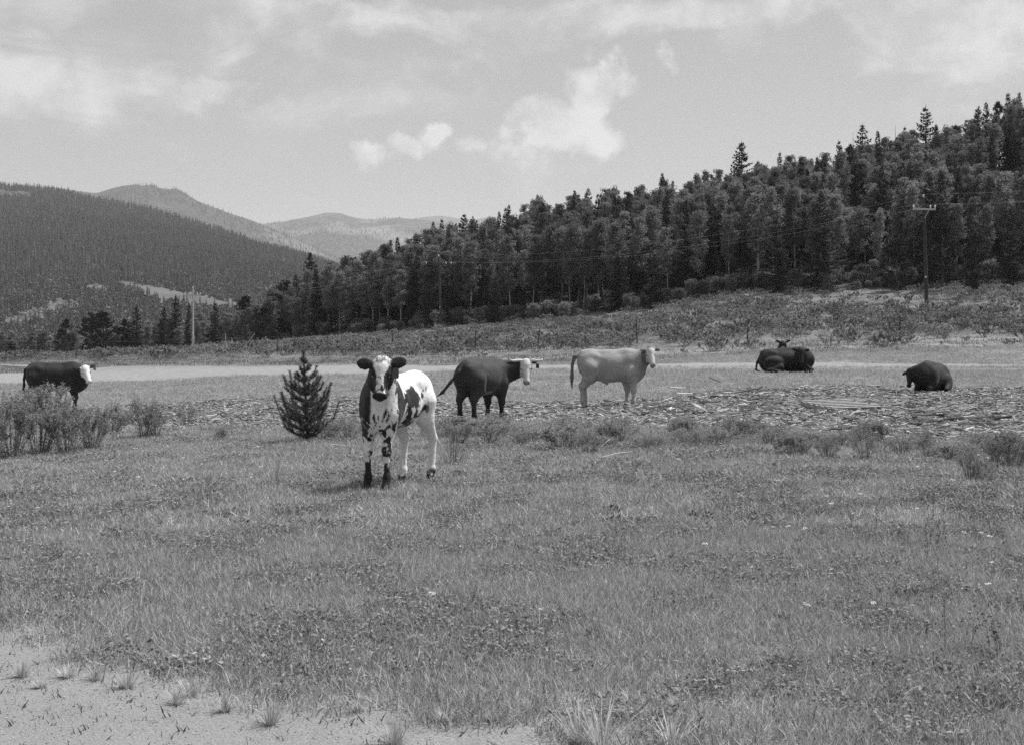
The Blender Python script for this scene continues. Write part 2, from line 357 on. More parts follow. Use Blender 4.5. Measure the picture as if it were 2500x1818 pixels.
# ------------------------------------------------------------------ distant hills
def ridge(name, sky_pts, dist, foot_d, foot_z, mat, nu=260, nt_=90, rough=1.0, seed=3, pw=1.0, back=.35, u0=None, u1=None):
    u = np.linspace(u0 if u0 is not None else sky_pts[0][0], u1 if u1 is not None else sky_pts[-1][0], nu)
    sy = np.interp(u, [p[0] for p in sky_pts], [p[1] for p in sky_pts]); ds = np.interp(u, *zip(*dist)) if not isinstance(dist, (int, float)) else np.full(nu, float(dist))
    tt = np.linspace(0, 1 + back, nt_); U, T = np.meshgrid(u, tt); SY = np.broadcast_to(sy, U.shape); DS = np.broadcast_to(ds, U.shape)
    Dd = foot_d + (DS - foot_d) * T; ztop = CAMH + (HY - SY) / F * DS
    Tc = np.minimum(T, 1.0); prof = Tc ** pw
    zz = foot_z + (ztop - foot_z) * prof; zz = zz - np.maximum(T - 1, 0) * (ztop - foot_z) * .9
    xx = (U - CX) / F * Dd
    p = np.stack([xx / 420, Dd / 420, 0 * xx], -1); w = np.sin(np.pi * np.clip(T, 0, 1)) ** .8
    zz = zz + (fbm(p, seed, 5) - .5) * 2 * rough * w
    zz = zz + (fbm(p * 6, seed + 9, 3) - .5) * rough * .12
    ii = np.arange(U.size).reshape(U.shape); q = np.stack([ii[:-1, :-1], ii[:-1, 1:], ii[1:, 1:], ii[1:, :-1]], -1).reshape(-1, 4)
    o = link(name, mesh_np(name, np.stack([xx, Dd, zz], -1).reshape(-1, 3), [q], mat, True), None, 'structure')
    return u, tt, xx, Dd, zz
def hill_mat(name, dark, light, rocky, sc):
    m, t = new_mat(name); co = t.nodes.new('ShaderNodeTexCoord').outputs['Object']
    a = noise(t, sc * 30, 6, .7, co); b = noise(t, sc, 5, .6, co)
    v = mixf(t, smooth(t, a, .3, .7), dark, light); v = mixf(t, smooth(t, b, .56, .70), v, rocky)
    out(t, bsdf(t, grey(t, v), .95, .05, bump(t, a, 1.0, 8.0))); return m
HILL = [(-900, 470), (-400, 452), (0, 458), (100, 462), (160, 470), (215, 486), (330, 506), (450, 538), (560, 573), (650, 605), (750, 633), (850, 668), (1000, 720), (1250, 800)]
hu, ht, hx, hd, hz = ridge('forested_hill', HILL, [(-900, 2300), (300, 2200), (800, 1800), (1250, 1500)], 620, -26, hill_mat('hill_floor', .05, .10, .17, .004), rough=26, seed=3, nu=320, nt_=120)
PEAK = [(-900, 500), (-300, 462), (0, 454), (130, 456), (180, 466), (235, 472), (270, 461), (300, 453), (335, 449), (345, 454), (370, 449), (395, 460), (435, 463), (480, 489), (520, 505), (560, 521), (640, 547), (700, 574), (800, 620), (1000, 700), (1300, 820)]
G_PEAK = ridge('far_peak', PEAK, 4600, 2300, -26, hill_mat('far_peak_forest', .035, .075, .14, .0016), rough=60, seed=8, pw=1.25)
MID = [(400, 640), (560, 580), (640, 548), (700, 538), (770, 525), (800, 519), (830, 520), (860, 530), (900, 535), (970, 532), (1040, 538), (1120, 548), (1250, 560), (1500, 600), (2000, 700)]
G_MID = ridge('far_mountain', MID, 6200, 3300, -26, hill_mat('far_mountain_forest', .045, .085, .24, .0011), rough=80, seed=14, pw=1.2)
FAR = [(300, 620), (900, 542), (1000, 534), (1070, 527), (1110, 532), (1150, 540), (1200, 528), (1250, 534), (1400, 560), (1700, 600), (2600, 700)]
ridge('far_ridge', FAR, 8800, 5600, -26, hill_mat('far_ridge_forest', .05, .09, .2, .0009), rough=90, seed=23, pw=1.2)
# ------------------------------------------------------------------ air
hz_m, t = new_mat('haze'); hz_m.cycles.homogeneous_volume = True
pv = t.nodes.new('ShaderNodeVolumePrincipled'); pv.inputs['Color'].default_value = (.9, .9, .9, 1); pv.inputs['Density'].default_value = 7.2e-5; pv.inputs['Density Attribute'].default_value = ''
pv.inputs['Anisotropy'].default_value = 0.2
o_ = t.nodes.new('ShaderNodeOutputMaterial'); t.links.new(pv.outputs[0], o_.inputs['Volume'])
hb = Geo(); hb.box((0, 6500, 550), (16400, 9900, 590)); link('haze', hb.mesh('haze', hz_m), None, 'stuff')

# ------------------------------------------------------------------ scattering for what nobody could count
def scatter(name, variants, P, rz, sc, tilt=None, kind='stuff'):
    src = bpy.data.collections.new(name + '_source')
    for i, me in enumerate(variants):
        src.objects.link(bpy.data.objects.new('%s_piece_%02d' % (name, i), me))
    P = np.asarray(P, np.float32); n = len(P)
    me = bpy.data.meshes.new(name); me.vertices.add(n); me.vertices.foreach_set('co', P.ravel())
    rot = np.zeros((n, 3), np.float32); rot[:, 2] = rz
    if tilt is not None: rot[:, :2] = tilt
    a = me.attributes.new('rot', 'FLOAT_VECTOR', 'POINT'); a.data.foreach_set('vector', rot.ravel())
    a = me.attributes.new('siz', 'FLOAT', 'POINT'); a.data.foreach_set('value', np.asarray(sc, np.float32))
    a = me.attributes.new('pick', 'INT', 'POINT'); a.data.foreach_set('value', RNG.integers(0, len(variants), n).astype(np.int32))
    ob = link(name, me, None, kind)
    g = bpy.data.node_groups.new(name, 'GeometryNodeTree')
    g.interface.new_socket('Geometry', in_out='INPUT', socket_type='NodeSocketGeometry'); g.interface.new_socket('Geometry', in_out='OUTPUT', socket_type='NodeSocketGeometry')
    gi = g.nodes.new('NodeGroupInput'); go = g.nodes.new('NodeGroupOutput')
    ci = g.nodes.new('GeometryNodeCollectionInfo'); ci.inputs[0].default_value = src; ci.inputs[1].default_value = True; ci.inputs[2].default_value = True
    ip = g.nodes.new('GeometryNodeInstanceOnPoints'); ip.inputs['Pick Instance'].default_value = True
    def na(nm, ty):
        x = g.nodes.new('GeometryNodeInputNamedAttribute'); x.data_type = ty; x.inputs[0].default_value = nm; return x.outputs[0]
    g.links.new(gi.outputs[0], ip.inputs['Points']); g.links.new(ci.outputs[0], ip.inputs['Instance'])
    g.links.new(na('pick', 'INT'), ip.inputs['Instance Index'])
    er = g.nodes.new('FunctionNodeEulerToRotation'); g.links.new(na('rot', 'FLOAT_VECTOR'), er.inputs[0]); g.links.new(er.outputs[0], ip.inputs['Rotation'])
    g.links.new(na('siz', 'FLOAT'), ip.inputs['Scale']); g.links.new(ip.outputs[0], go.inputs[0])
    md = ob.modifiers.new('scatter', 'NODES'); md.node_group = g
    return ob

# ------------------------------------------------------------------ trees
def aspen_meshes(seed, H=10.0):
    r = np.random.default_rng(seed); g = Geo(); k = 9; zz = np.linspace(0, H * .96, k)
    bx = np.cumsum(r.normal(0, .07, k)); by = np.cumsum(r.normal(0, .07, k)); bx -= bx[0]; by -= by[0]
    ax = lambda z: np.array([np.interp(z, zz, bx), np.interp(z, zz, by), z])
    g.tube(np.stack([bx, by, zz], 1), np.linspace(.12, .025, k), 6)
    c0 = H * r.uniform(.27, .42); lf = Geo(); cl = []
    nb = 42
    for i in range(nb):
        s = (i + r.uniform(0, 1)) / nb; z = c0 + (H - c0) * s
        R = (1.08 if H > 6 else 1.3) * (math.sin(math.pi * min(.97, .16 + .80 * s)) ** .75) * r.uniform(.55, 1.1); a = r.uniform(0, 2 * math.pi)
        e = ax(min(z, H * .96)) + np.array([math.cos(a) * R, math.sin(a) * R, R * .45]); b = ax(max(z - .35, .5))
        g.tube([b, (b + e) / 2 + [0, 0, .08], e], [.035, .022, .008], 4, cap=False)
        for f_ in (.45, .75, 1.0):
            if r.uniform() < .9: cl.append((b + (e - b) * f_ + r.normal(0, .12, 3), .5 * r.uniform(.6, 1.1)))
    cl.append((ax(H * .96), .4))
    C, A, B, T = [], [], [], []
    for c, R in cl:
        n = int(34 * r.uniform(.6, 1.2)); p = c + unit(n, r) * (R * r.uniform(.3, 1, n) ** .6)[:, None] * [1, 1, .8]
        d = unit(n, r); d[:, 2] -= .35; d /= np.linalg.norm(d, axis=1)[:, None]
        s = r.uniform(.055, .11, n)[:, None]; C.append(p); A.append(d * s * 1.15); B.append(perp(d, r) * s * .85); T.append(np.clip(r.normal(.5, .24, n) , 0, 1))
    lf.leaves(np.concatenate(C), np.concatenate(A), np.concatenate(B), np.concatenate(T))
    return g.mesh('trunk', MAT['aspen_bark']), lf.mesh('crown', MAT['aspen_leaf'])
def conifer_meshes(seed, H=11.0, R=2.1, mat='spruce', levels=38, round_=.0, z0=.05, droop=1.0, sparse=1.0):
    r = np.random.default_rng(seed); g = Geo(); zz = np.linspace(0, H, 8); bx = np.cumsum(r.normal(0, .02, 8)); by = np.cumsum(r.normal(0, .02, 8))
    g.tube(np.stack([bx - bx[0], by - by[0], zz], 1), np.linspace(.022 * H, .01, 8), 6)
    V, T, n = [], [], 0; lf = Geo()
    for i in range(levels):
        s = z0 + (1 - z0) * ((i + r.uniform(-.3, .3)) / levels); s = min(max(s, .02), .985); z = s * H
        prof = (1 - s) ** (.85 - .4 * round_) * (1 if s > z0 + .08 else .75)
        nb = max(6, int(r.integers(8, 12) * (.55 + .45 * (1 - s)) * sparse))
        for b in range(nb):
            l = R * prof * r.uniform(.62, 1.15) + .12; a = r.uniform(0, 2 * math.pi); sl = (-.32 + .75 * s) * droop + r.normal(0, .09)
            nseg = max(2, int(l / .26)); x = np.linspace(.06, 1, nseg + 1)
            dx = np.array([math.cos(a), math.sin(a), 0]); side = np.array([-dx[1], dx[0], 0])
            P = np.array([0, 0, z]) + dx * (x * l)[:, None] + np.array([0, 0, 1.0]) * (sl * x * l + .16 * l * x ** 3)[:, None]
            w = (.11 * l + .12) * np.sin(np.pi * np.clip(.25 + .72 * x, 0, 1)) + .05
            tone = np.clip(r.normal(.42, .16), 0, 1)
            for j in range(nseg):
                p, q = P[j], P[j + 1]; m = (p + q) / 2
                for sg in (-1, 1):
                    for rep in range(3):
                        tip = m + side * sg * w[j] * r.uniform(.6, 1.3) + dx * r.uniform(.02, .3) * w[j] * 1.4 + np.array([0, 0, r.normal(-.08, .10)])
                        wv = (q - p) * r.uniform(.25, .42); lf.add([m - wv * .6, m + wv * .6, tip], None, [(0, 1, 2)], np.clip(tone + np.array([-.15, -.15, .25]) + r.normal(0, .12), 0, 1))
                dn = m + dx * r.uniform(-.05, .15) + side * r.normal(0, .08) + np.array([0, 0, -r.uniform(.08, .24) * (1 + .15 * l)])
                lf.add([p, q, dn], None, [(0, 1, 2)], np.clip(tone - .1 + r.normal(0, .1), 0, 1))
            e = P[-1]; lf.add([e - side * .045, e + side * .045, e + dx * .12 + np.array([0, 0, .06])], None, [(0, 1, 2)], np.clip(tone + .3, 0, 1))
    lf.add([(-.05, -.03, H * .95), (.05, -.03, H * .95), (0, .05, H * .95), (0, 0, H + .3)], None, [(0, 1, 3), (1, 2, 3), (2, 0, 3)], .5)
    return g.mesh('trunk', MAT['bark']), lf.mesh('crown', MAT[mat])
def pine_meshes(seed, H=8.0, R=1.9):
    """round, tufted pine: needle tufts on rising branches"""
    r = np.random.default_rng(seed); g = Geo(); g.tube([(0, 0, 0), (.05, 0, H * .5), (0, .03, H * .98)], [.15, .1, .02], 6); lf = Geo(); C, A, B, T = [], [], [], []
    for i in range(80):
        s = r.uniform(.10, 1) ; z = s * H; prof = math.sin(math.pi * min(.98, .30 + .68 * s)) ** .6; l = R * prof * r.uniform(.5, 1.1); a = r.uniform(0, 6.283)
        b = np.array([0, 0, z * .93]); e = b + np.array([math.cos(a) * l, math.sin(a) * l, l * r.uniform(.15, .6)])
        g.tube([b, e], [.03, .012], 4, cap=False)
        for f_ in (.5, .75, 1.0):
            c = b + (e - b) * f_ + r.normal(0, .08, 3); n = 16; d = unit(n, r); d[:, 2] += .5; d /= np.linalg.norm(d, axis=1)[:, None]
            ln = r.uniform(.14, .30, n)[:, None]; C.append(c + d * ln * .8); A.append(d * ln); B.append(perp(d, r) * .055); T.append(np.clip(r.normal(.45, .2, n), 0, 1))
    lf.leaves(np.concatenate(C), np.concatenate(A), np.concatenate(B), np.concatenate(T))
    return g.mesh('trunk', MAT['bark']), lf.mesh('crown', MAT['pine'])
ASPEN = [aspen_meshes(100 + i) for i in range(7)]
SPRUCE = [conifer_meshes(200 + i, R=[2.9, 3.3, 2.6, 3.5, 3.0][i]) for i in range(5)]
SPIRE = [conifer_meshes(230 + i, R=1.6, levels=42) for i in range(3)]
OPEN = [conifer_meshes(250 + i, R=3.0, levels=34, sparse=.8, droop=.8) for i in range(3)]
PINE = [pine_meshes(270 + i) for i in range(4)]
HREF = {'aspen': 10.0, 'spruce': 11.0, 'spire': 11.0, 'open': 11.0, 'pine': 8.0}
SETS = {'aspen': ASPEN, 'spruce': SPRUCE, 'spire': SPIRE, 'open': OPEN, 'pine': PINE}
def tree(name, kind, p, h, label, group=None, wide=1.0, var=None):
    tr, cr = SETS[kind][int(RNG.integers(len(SETS[kind]))) if var is None else var % len(SETS[kind])]; s = h / HREF[kind]
    e = empty(name, (p[0], p[1], p[2] - .1), float(RNG.uniform(0, 6.28)), (s * wide, s * wide, s), label, 'tree', group)
    link('trunk', tr, e); link('crown', cr, e); return e
def tree_px(name, kind, px, top, d, label, group=None, wide=1.0, var=None):
    p = at(px, d); zt = CAMH + (HY - top) / F * d; return tree(name, kind, p, max(1.2, zt - p.z), label, group, wide, var)
# trees that can be told apart
T_ = [
 ('spruce_tree', 'spruce', 1810, 344, 192, 'broad dark spruce alone on the skyline above the middle of the forest', 1.15),
 ('spruce_tree', 'open', 1772, 430, 190, 'short dark spruce touching the left foot of the broad skyline spruce', 1.0),
 ('spruce_tree', 'open', 2048, 340, 193, 'thin small spruce just left of the bushy skyline spruce', .8),
 ('spruce_tree', 'open', 2106, 303, 193, 'bushy spruce on the skyline between a thin spruce and a tall open spruce', 1.15),
 ('spruce_tree', 'pine', 2076, 352, 194, 'small dark pine hugging the left side of the bushy skyline spruce', .8),
 ('spruce_tree', 'open', 2260, 258, 192, 'tall open-branched spruce standing clear on the skyline, right of the bushy one', 1.1),
 ('spruce_tree', 'spire', 2203, 325, 194, 'little spire poking over the canopy left of the tall open-branched spruce', .8),
 ('spruce_tree', 'pine', 2335, 308, 194, 'low dark treetop at the start of the rising clump on the far right skyline', .9),
 ('spruce_tree', 'spruce', 2359, 290, 194, 'small pointed treetop between the low dark treetop and the paired spruces', .7),
 ('spruce_tree', 'spruce', 2390, 258, 194, 'left one of the paired spruces in the far right skyline clump', .8),
 ('spruce_tree', 'spruce', 2408, 247, 195, 'right one of the paired spruces in the far right skyline clump', .75),
 ('spruce_tree', 'pine', 2440, 242, 194, 'round-headed pine left of the highest treetop on the skyline', .8),
 ('spruce_tree', 'spire', 2461, 226, 195, 'highest pointed spruce on the skyline near the right edge', 1.2),
 ('spruce_tree', 'spire', 2488, 225, 195, 'spruce at the extreme right end of the skyline', 1.2),
 ('spruce_tree', 'spire', 2462, 304, 176, 'dark narrow spire in front of the canopy at upper right', 1.6),
 ('spruce_tree', 'spruce', 2004, 468, 136, 'big dark spruce with sunlit right boughs at the forest edge', 1.12),
 ('spruce_tree', 'spruce', 1895, 528, 137, 'middling dark spruce left of the big spruce at the forest edge', 1.0),
 ('pine_tree', 'pine', 2095, 392, 172, 'big dark round pine in the canopy below the bushy skyline spruce', 1.0),
 ('pine_tree', 'pine', 1730, 455, 190, 'dark pine clump in the canopy below the broad skyline spruce', .9),
 ('pine_tree', 'pine', 2385, 560, 124, 'dark bushy pine standing forward of the forest right of the power pole', 1.0),
 ('pine_tree', 'pine', 2300, 520, 132, 'dark bushy pine right behind the right power pole', 1.0),
 ('pine_tree', 'pine', 2190, 560, 133, 'dark bushy pine left of the right power pole', 1.0),
 ('spruce_tree', 'spruce', 2470, 500, 131, 'dark spruce cut by the right edge of the view', .9),
 ('spruce_tree', 'spruce', 1598, 617, 147, 'dark spruce at the forest edge above the pale cow', .95),
 ('spruce_tree', 'spruce', 1212, 668, 160, 'dark spruce at the forest edge above the horned cow', .9),
 ('spruce_tree', 'spire', 1655, 470, 196, 'thin spire rising just above the canopy left of the broad skyline spruce', 1.0),
 ('spruce_tree', 'spire', 1612, 445, 203, 'thin open spire on the skyline midway up the forest', .9),
 ('spruce_tree', 'open', 1436, 458, 206, 'small feathery treetop on the lower skyline of the forest', .9),
 ('spruce_tree', 'spruce', 1133, 520, 204, 'left one of two dark spruces side by side where the forest meets the far ridge', .95),
 ('spruce_tree', 'spruce', 1154, 527, 206, 'right one of two dark spruces side by side where the forest meets the far ridge', .85),
 ('spruce_tree', 'spire', 1058, 565, 204, 'single small dark spruce top left of the two dark spruces', 1.3),
 ('spruce_tree', 'spruce', 757, 614, 200, 'tall dark spruce over the dip at the left end of the forest', 1.05),
 ('spruce_tree', 'spire', 803, 636, 201, 'slimmer spruce just right of the tall spruce over the dip', 1.3),
 ('spruce_tree', 'spire', 722, 668, 203, 'short spruce just left of the tall spruce over the dip', 1.3),
 ('pine_tree', 'pine', 645, 745, 190, 'large black pine at the left end of the forest, foot in shade', 1.25),
 ('pine_tree', 'pine', 692, 678, 204, 'dark pine behind the large black pine', 1.25),
 ('pine_tree', 'pine', 598, 718, 226, 'dark double-topped pine behind the gap left of the black pine', 1.1),
 ('pine_tree', 'pine', 222, 757, 196, 'wide dark pine with a ragged top right of the white-faced cow', 1.25),
 ('pine_tree', 'pine', 252, 755, 197, 'dark pine grown together with the wide ragged pine', 1.2),
 ('spruce_tree', 'spruce', 332, 742, 200, 'dark spruce between the wide ragged pine and the left power pole', 1.0),
 ('spruce_tree', 'spruce', 400, 748, 199, 'dark spruce nearest to the left side of the left power pole', 1.1),
 ('spruce_tree', 'spruce', 430, 721, 212, 'dark spruce top behind the left power pole', .9),
 ('spruce_tree', 'spire', 462, 738, 214, 'thin spruce top peeping out right at the left power pole', 1.0),
 ('spruce_tree', 'spruce', 526, 738, 200, 'dark pointed spruce right of the left power pole', .95),
 ('pine_tree', 'pine', 162, 775, 205, 'small pine with a dark tip left of the wide ragged pine', .9),
 ('pine_tree', 'pine', 28, 830, 196, 'low dark bushy pine at the left edge behind the white-faced cow', 1.5),
 ('pine_tree', 'pine', 150, 800, 198, 'low bushy pine behind the head of the white-faced cow', 1.3),
 ('pine_tree', 'pine', 300, 775, 201, 'rounded pine at the foot of the spruce left of the left pole', 1.3),
]
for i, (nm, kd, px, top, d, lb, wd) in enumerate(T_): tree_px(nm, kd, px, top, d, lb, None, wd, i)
# two dead snags on the skyline
for px, top, d, lb in ((2185, 305, 194, 'bare dead snag on the skyline left of the tall open-branched spruce'), (2082, 322, 195, 'bare dead snag behind the bushy skyline spruce')):
    p = at(px, d); h = CAMH + (HY - top) / F * d - p.z; e = empty('dead_tree', p, 0, 1, lb, 'tree'); g = Geo()
    g.tube([(0, 0, 0), (.1, 0, h * .5), (.05, .05, h)], [.12, .07, .015], 5); link('trunk', g.mesh('trunk', MAT['bark']), e)
    for k in range(14):
        z = h * random.uniform(.45, .97); a = random.uniform(0, 6.28); l = random.uniform(.2, .6); g = Geo(); g.tube([(.07, 0, z), (.07 + l * math.cos(a), l * math.sin(a), z + .1)], [.02, .008], 3); link('branch', g.mesh('branch', MAT['bark']), e)

# the hillside wood: aspens told apart as trees, one by one
EDGE = lambda u: np.interp(u, [560, 640, 830, 1000, 1300, 1600, 1900, 2200, 2600], [199, 194, 180, 172, 161.5, 150, 141, 137, 134])
RDG = lambda u: np.interp(u, [560, 640, 830, 1000, 1300, 1600, 1900, 2200, 2600], [206, 208, 203, 206, 207, 205, 200, 196, 193])
SKY = lambda u: np.interp(u, [560, 640, 690, 740, 800, 850, 900, 950, 1000, 1060, 1110, 1180, 1250, 1330, 1400, 1480, 1560, 1650, 1750, 1900, 2000, 2100, 2200, 2300, 2400, 2500], [790, 770, 735, 700, 660, 625, 618, 595, 590, 575, 560, 545, 535, 500, 480, 470, 465, 455, 425, 395, 375, 365, 350, 330, 300, 262])
pts = []
def free(x, y, r): return all((x - a) ** 2 + (y - b) ** 2 > (r * .5 + c * .5) ** 2 for a, b, c in pts)
for nm, kd, px, top, d, lb, wd in T_: pts.append(((px - CX) / F * d, d, 2.0))
def hides(u, d, z, h):
    for _, _, px, top, D_, _, _ in T_:
        if D_ < 185 and d < D_ and abs(u - px) < 36: h = min(h, CAMH + (HY - top - (115 if d > EDGE(u) + 4 else 260)) * d / F - z)
    return h
n_as = n_co = 0
for it in range(14000):
    u = RNG.uniform(570, 2590); dep = RNG.uniform(0, 1) ** 1.15; d = EDGE(u) + (RDG(u) - EDGE(u)) * dep; x = (u - CX) / F * d
    if not free(x, d, 1.9): continue
    if n_as + n_co >= 420: break
    z = tz1(x, d); h = RNG.uniform(7.6, 10.8)
    if u < 760: h *= .72
    cap = CAMH + (HY - SKY(u) - RNG.uniform(-34, 22)) / F * d - z
    if dep > .62: h = min(h, cap) if cap > 3 else h
    h = max(3.5, min(h, cap + .4)); h = hides(u, d, z, h)
    if h < 2.5: continue
    con = RNG.uniform() < (.24 if dep < .3 else .22)
    if con and n_co < 110:
        n_co += 1; kd = ['spruce', 'pine', 'spire'][int(RNG.integers(3))]
        tree('conifer_tree', kd, (x, d, z), h * RNG.uniform(.55, 1.08), 'dark conifer standing among the aspens of the hillside wood', 'conifers mixed through the hillside wood', 1.0)
    elif n_as < 290:
        n_as += 1; tree('aspen_tree', 'aspen', (x, d, z), h, 'pale-leaved aspen of the dense hillside wood behind the meadow', 'aspens of the hillside wood', float(RNG.uniform(.85, 1.15)))
print('aspens', n_as, 'conifers', n_co)
fx = []
for it in range(2600):
    u = RNG.uniform(570, 2590); dep = RNG.uniform(.05, 1.05); d = EDGE(u) + (RDG(u) - EDGE(u)) * dep; x = (u - CX) / F * d; z = tz1(x, d); cap = CAMH + (HY - SKY(u) + 6) / F * d - z
    hh = hides(u, d, z, min(RNG.uniform(6.0, 10.6), cap + RNG.uniform(-2.5, 1.6)))
    if hh > 3 and free(x, d, 1.5): pts.append((x, d, 1.5)); fx.append((x, d, z, hh / 10))
fx = np.array(fx); print('fill', len(fx)); scatter('aspen_wood', [a[1] for a in ASPEN] + [a[1] for a in SPIRE[:2]], fx[:, :3], RNG.uniform(0, 6.28, len(fx)), fx[:, 3])
# undergrowth and saplings along the foot of the wood and in the row on the left
for k in range(70):
    u = RNG.uniform(0, 640); d = RNG.uniform(200, 225); x = (u - CX) / F * d; top = np.interp(u, [0, 120, 300, 470, 640], [822, 815, 800, 775, 765]) + RNG.uniform(-14, 22)
    p = at(u, d); h = CAMH + (HY - top) / F * d - p.z
    if h > 1.5: tree('aspen_tree', 'aspen', p, h, 'low pale aspen in the row of trees across the left of the meadow', 'aspens in the row on the left', 1.5)
us = RNG.uniform(560, 2560, 500); us = us[:240]; ds = EDGE(us) + RNG.normal(0.5, 2.2, 240); P = np.stack([(us - CX) / F * ds, ds, 0 * ds], 1); P[:, 2] = tz(P[:, 0], P[:, 1]) - .1
bushes = [aspen_meshes(400 + i, 3.0)[1] for i in range(3)] + [PINE[0][1]]
scatter('undergrowth', [bushes[0], bushes[1], bushes[2]], P, RNG.uniform(0, 6.28, 240), RNG.uniform(.25, .7, 240))

# ------------------------------------------------------------------ far wood on the left hill (reads as one mass)
def small_conifer(seed):
    r = np.random.default_rng(seed); g = Geo()
    for k in range(6):
        z = 1.2 + k * 2.0; R = (2.1 - k * .30) * r.uniform(.85, 1.1); n = 7; a = np.arange(n) * 2 * np.pi / n + r.uniform(0, 1); rr = R * r.uniform(.6, 1.15, n)
        V = np.concatenate([np.stack([np.cos(a) * rr, np.sin(a) * rr, z + r.normal(0, .25, n)], 1), [[0, 0, z + 3.0]]]); g.add(V, None, [(i, (i + 1) % n, n) for i in range(n)], np.clip(r.normal(.4, .2, n + 1), 0, 1))
    g.tube([(0, 0, 0), (0, 0, 3)], [.2, .15], 4); return g.mesh('far_conifer', MAT['far_tree'])
def small_aspen(seed):
    r = np.random.default_rng(seed); g = Geo(); n = 60; p = unit(n, r) * r.uniform(.5, 1, n)[:, None] ** .5 * [2.6, 2.6, 3.6] + [0, 0, 5.0]; d = unit(n, r); g.leaves(p, d * 1.1, perp(d, r) * .9, np.clip(r.normal(.5, .25, n), 0, 1)); g.tube([(0, 0, 0), (0, 0, 4)], [.2, .1], 4)
    return g.mesh('far_aspen', MAT['far_leaf'])
def on_hill(n, t0, t1, u0=-350, u1=1150):
    a = RNG.uniform(u0, u1, n); b = RNG.uniform(t0, t1, n) ; i = (a - hu[0]) / (hu[1] - hu[0]); j = (b - ht[0]) / (ht[1] - ht[0]); ii = i.astype(int); jj = j.astype(int); fi = i - ii; fj = j - jj
    g = lambda Gd: (Gd[jj, ii] * (1 - fi) + Gd[jj, ii + 1] * fi) * (1 - fj) + (Gd[jj + 1, ii] * (1 - fi) + Gd[jj + 1, ii + 1] * fi) * fj
    return np.stack([g(hx), g(hd), g(hz)], 1), a, b
P, a_, b_ = on_hill(46000, .02, 1.04)
sv = HY - F * (P[:, 2] - CAMH) / P[:, 1]; su = CX + F * P[:, 0] / P[:, 1]
clear = fbm(np.stack([P[:, 0] / 160, P[:, 1] / 160, 0 * su], 1), 71, 3)
line = np.interp(su, [290, 340, 420, 500, 570], [692, 702, 718, 732, 748])
strip = (su > 295) & (su < 590) & (sv > line - 2) & (sv < line + np.interp(su, [290, 400, 500, 590], [8, 26, 24, 6]))
rocky = ((su < 75) & (np.abs(sv - 478 - su * .05) < 7)) | ((su > 15) & (su < 170) & (np.abs(sv - (800 - (su - 15) * .33)) < 8 + 8 * clear)) | ((su > 215) & (su < 265) & (np.abs(sv - 712) < 8))
keep = (~strip) & (~rocky) & (clear > .24); low = (sv > 660) & (RNG.uniform(size=len(sv)) < sstep(sv, 640, 740) * .75)
C_ = keep & ~low; A_ = keep & low
sizes = RNG.uniform(.45, .85, len(P))
scatter('far_conifer_wood', [small_conifer(i) for i in range(6)], P[C_], RNG.uniform(0, 6.28, C_.sum()), sizes[C_])
scatter('far_aspen_wood', [small_aspen(20 + i) for i in range(5)], P[A_], RNG.uniform(0, 6.28, A_.sum()), sizes[A_] * .9)
def on_grid(G, n):
    u, tt, gx, gd, gz = G; a = RNG.uniform(0, len(u) - 1.01, n); b = RNG.uniform(.25, 1.0, n) ** .7 / (tt[1] - tt[0]); i = a.astype(int); j = np.minimum(b.astype(int), len(tt) - 2); fi = a - i; fj = b - j
    g = lambda Gd: (Gd[j, i] * (1 - fi) + Gd[j, i + 1] * fi) * (1 - fj) + (Gd[j + 1, i] * (1 - fi) + Gd[j + 1, i + 1] * fi) * fj
    return np.stack([g(gx), g(gd), g(gz)], 1)
for nm, G, n, lim in (('far_peak_wood', G_PEAK, 16000, .38), ('far_mountain_wood', G_MID, 13000, .46)):
    q = on_grid(G, n); q = q[fbm(np.stack([q[:, 0] / 350, q[:, 1] / 350, 0 * q[:, 0]], 1), 77, 4) > lim]; scatter(nm, [small_conifer(60 + i) for i in range(4)], q - [0, 0, 2], RNG.uniform(0, 6.28, len(q)), RNG.uniform(.6, 1.1, len(q)))
# bare pasture strip and rock outcrops on that hill
q = P[strip]; ok = len(q) > 10
def patch(name, mask_fn, mat, lift):
    """a sheet draped on the hill over the cells that fall in the patch"""
    uu = CX + F * hx / hd; vv = HY - F * (hz - CAMH) / hd; cell = mask_fn(uu, vv); V = np.stack([hx, hd - 2, hz + lift], -1).reshape(-1, 3); ii = np.arange(uu.size).reshape(uu.shape)
    c = cell[:-1, :-1]; qd = np.stack([ii[:-1, :-1][c], ii[:-1, 1:][c], ii[1:, 1:][c], ii[1:, :-1][c]], -1); used = np.unique(qd)
    if len(used) == 0: return
    rm_ = -np.ones(uu.size, int); rm_[used] = np.arange(len(used)); link(name, mesh_np(name, V[used], [rm_[qd]], mat, True), None, 'structure')
patch('hill_pasture', lambda u, v: (u > 290) & (u < 600) & (v > np.interp(u, [290, 340, 420, 500, 570], [692, 702, 718, 732, 748]) - 4) & (v < np.interp(u, [290, 400, 500, 590], [700, 746, 756, 760])), plain_mat('pasture', .065, .10, .02), 1.0)
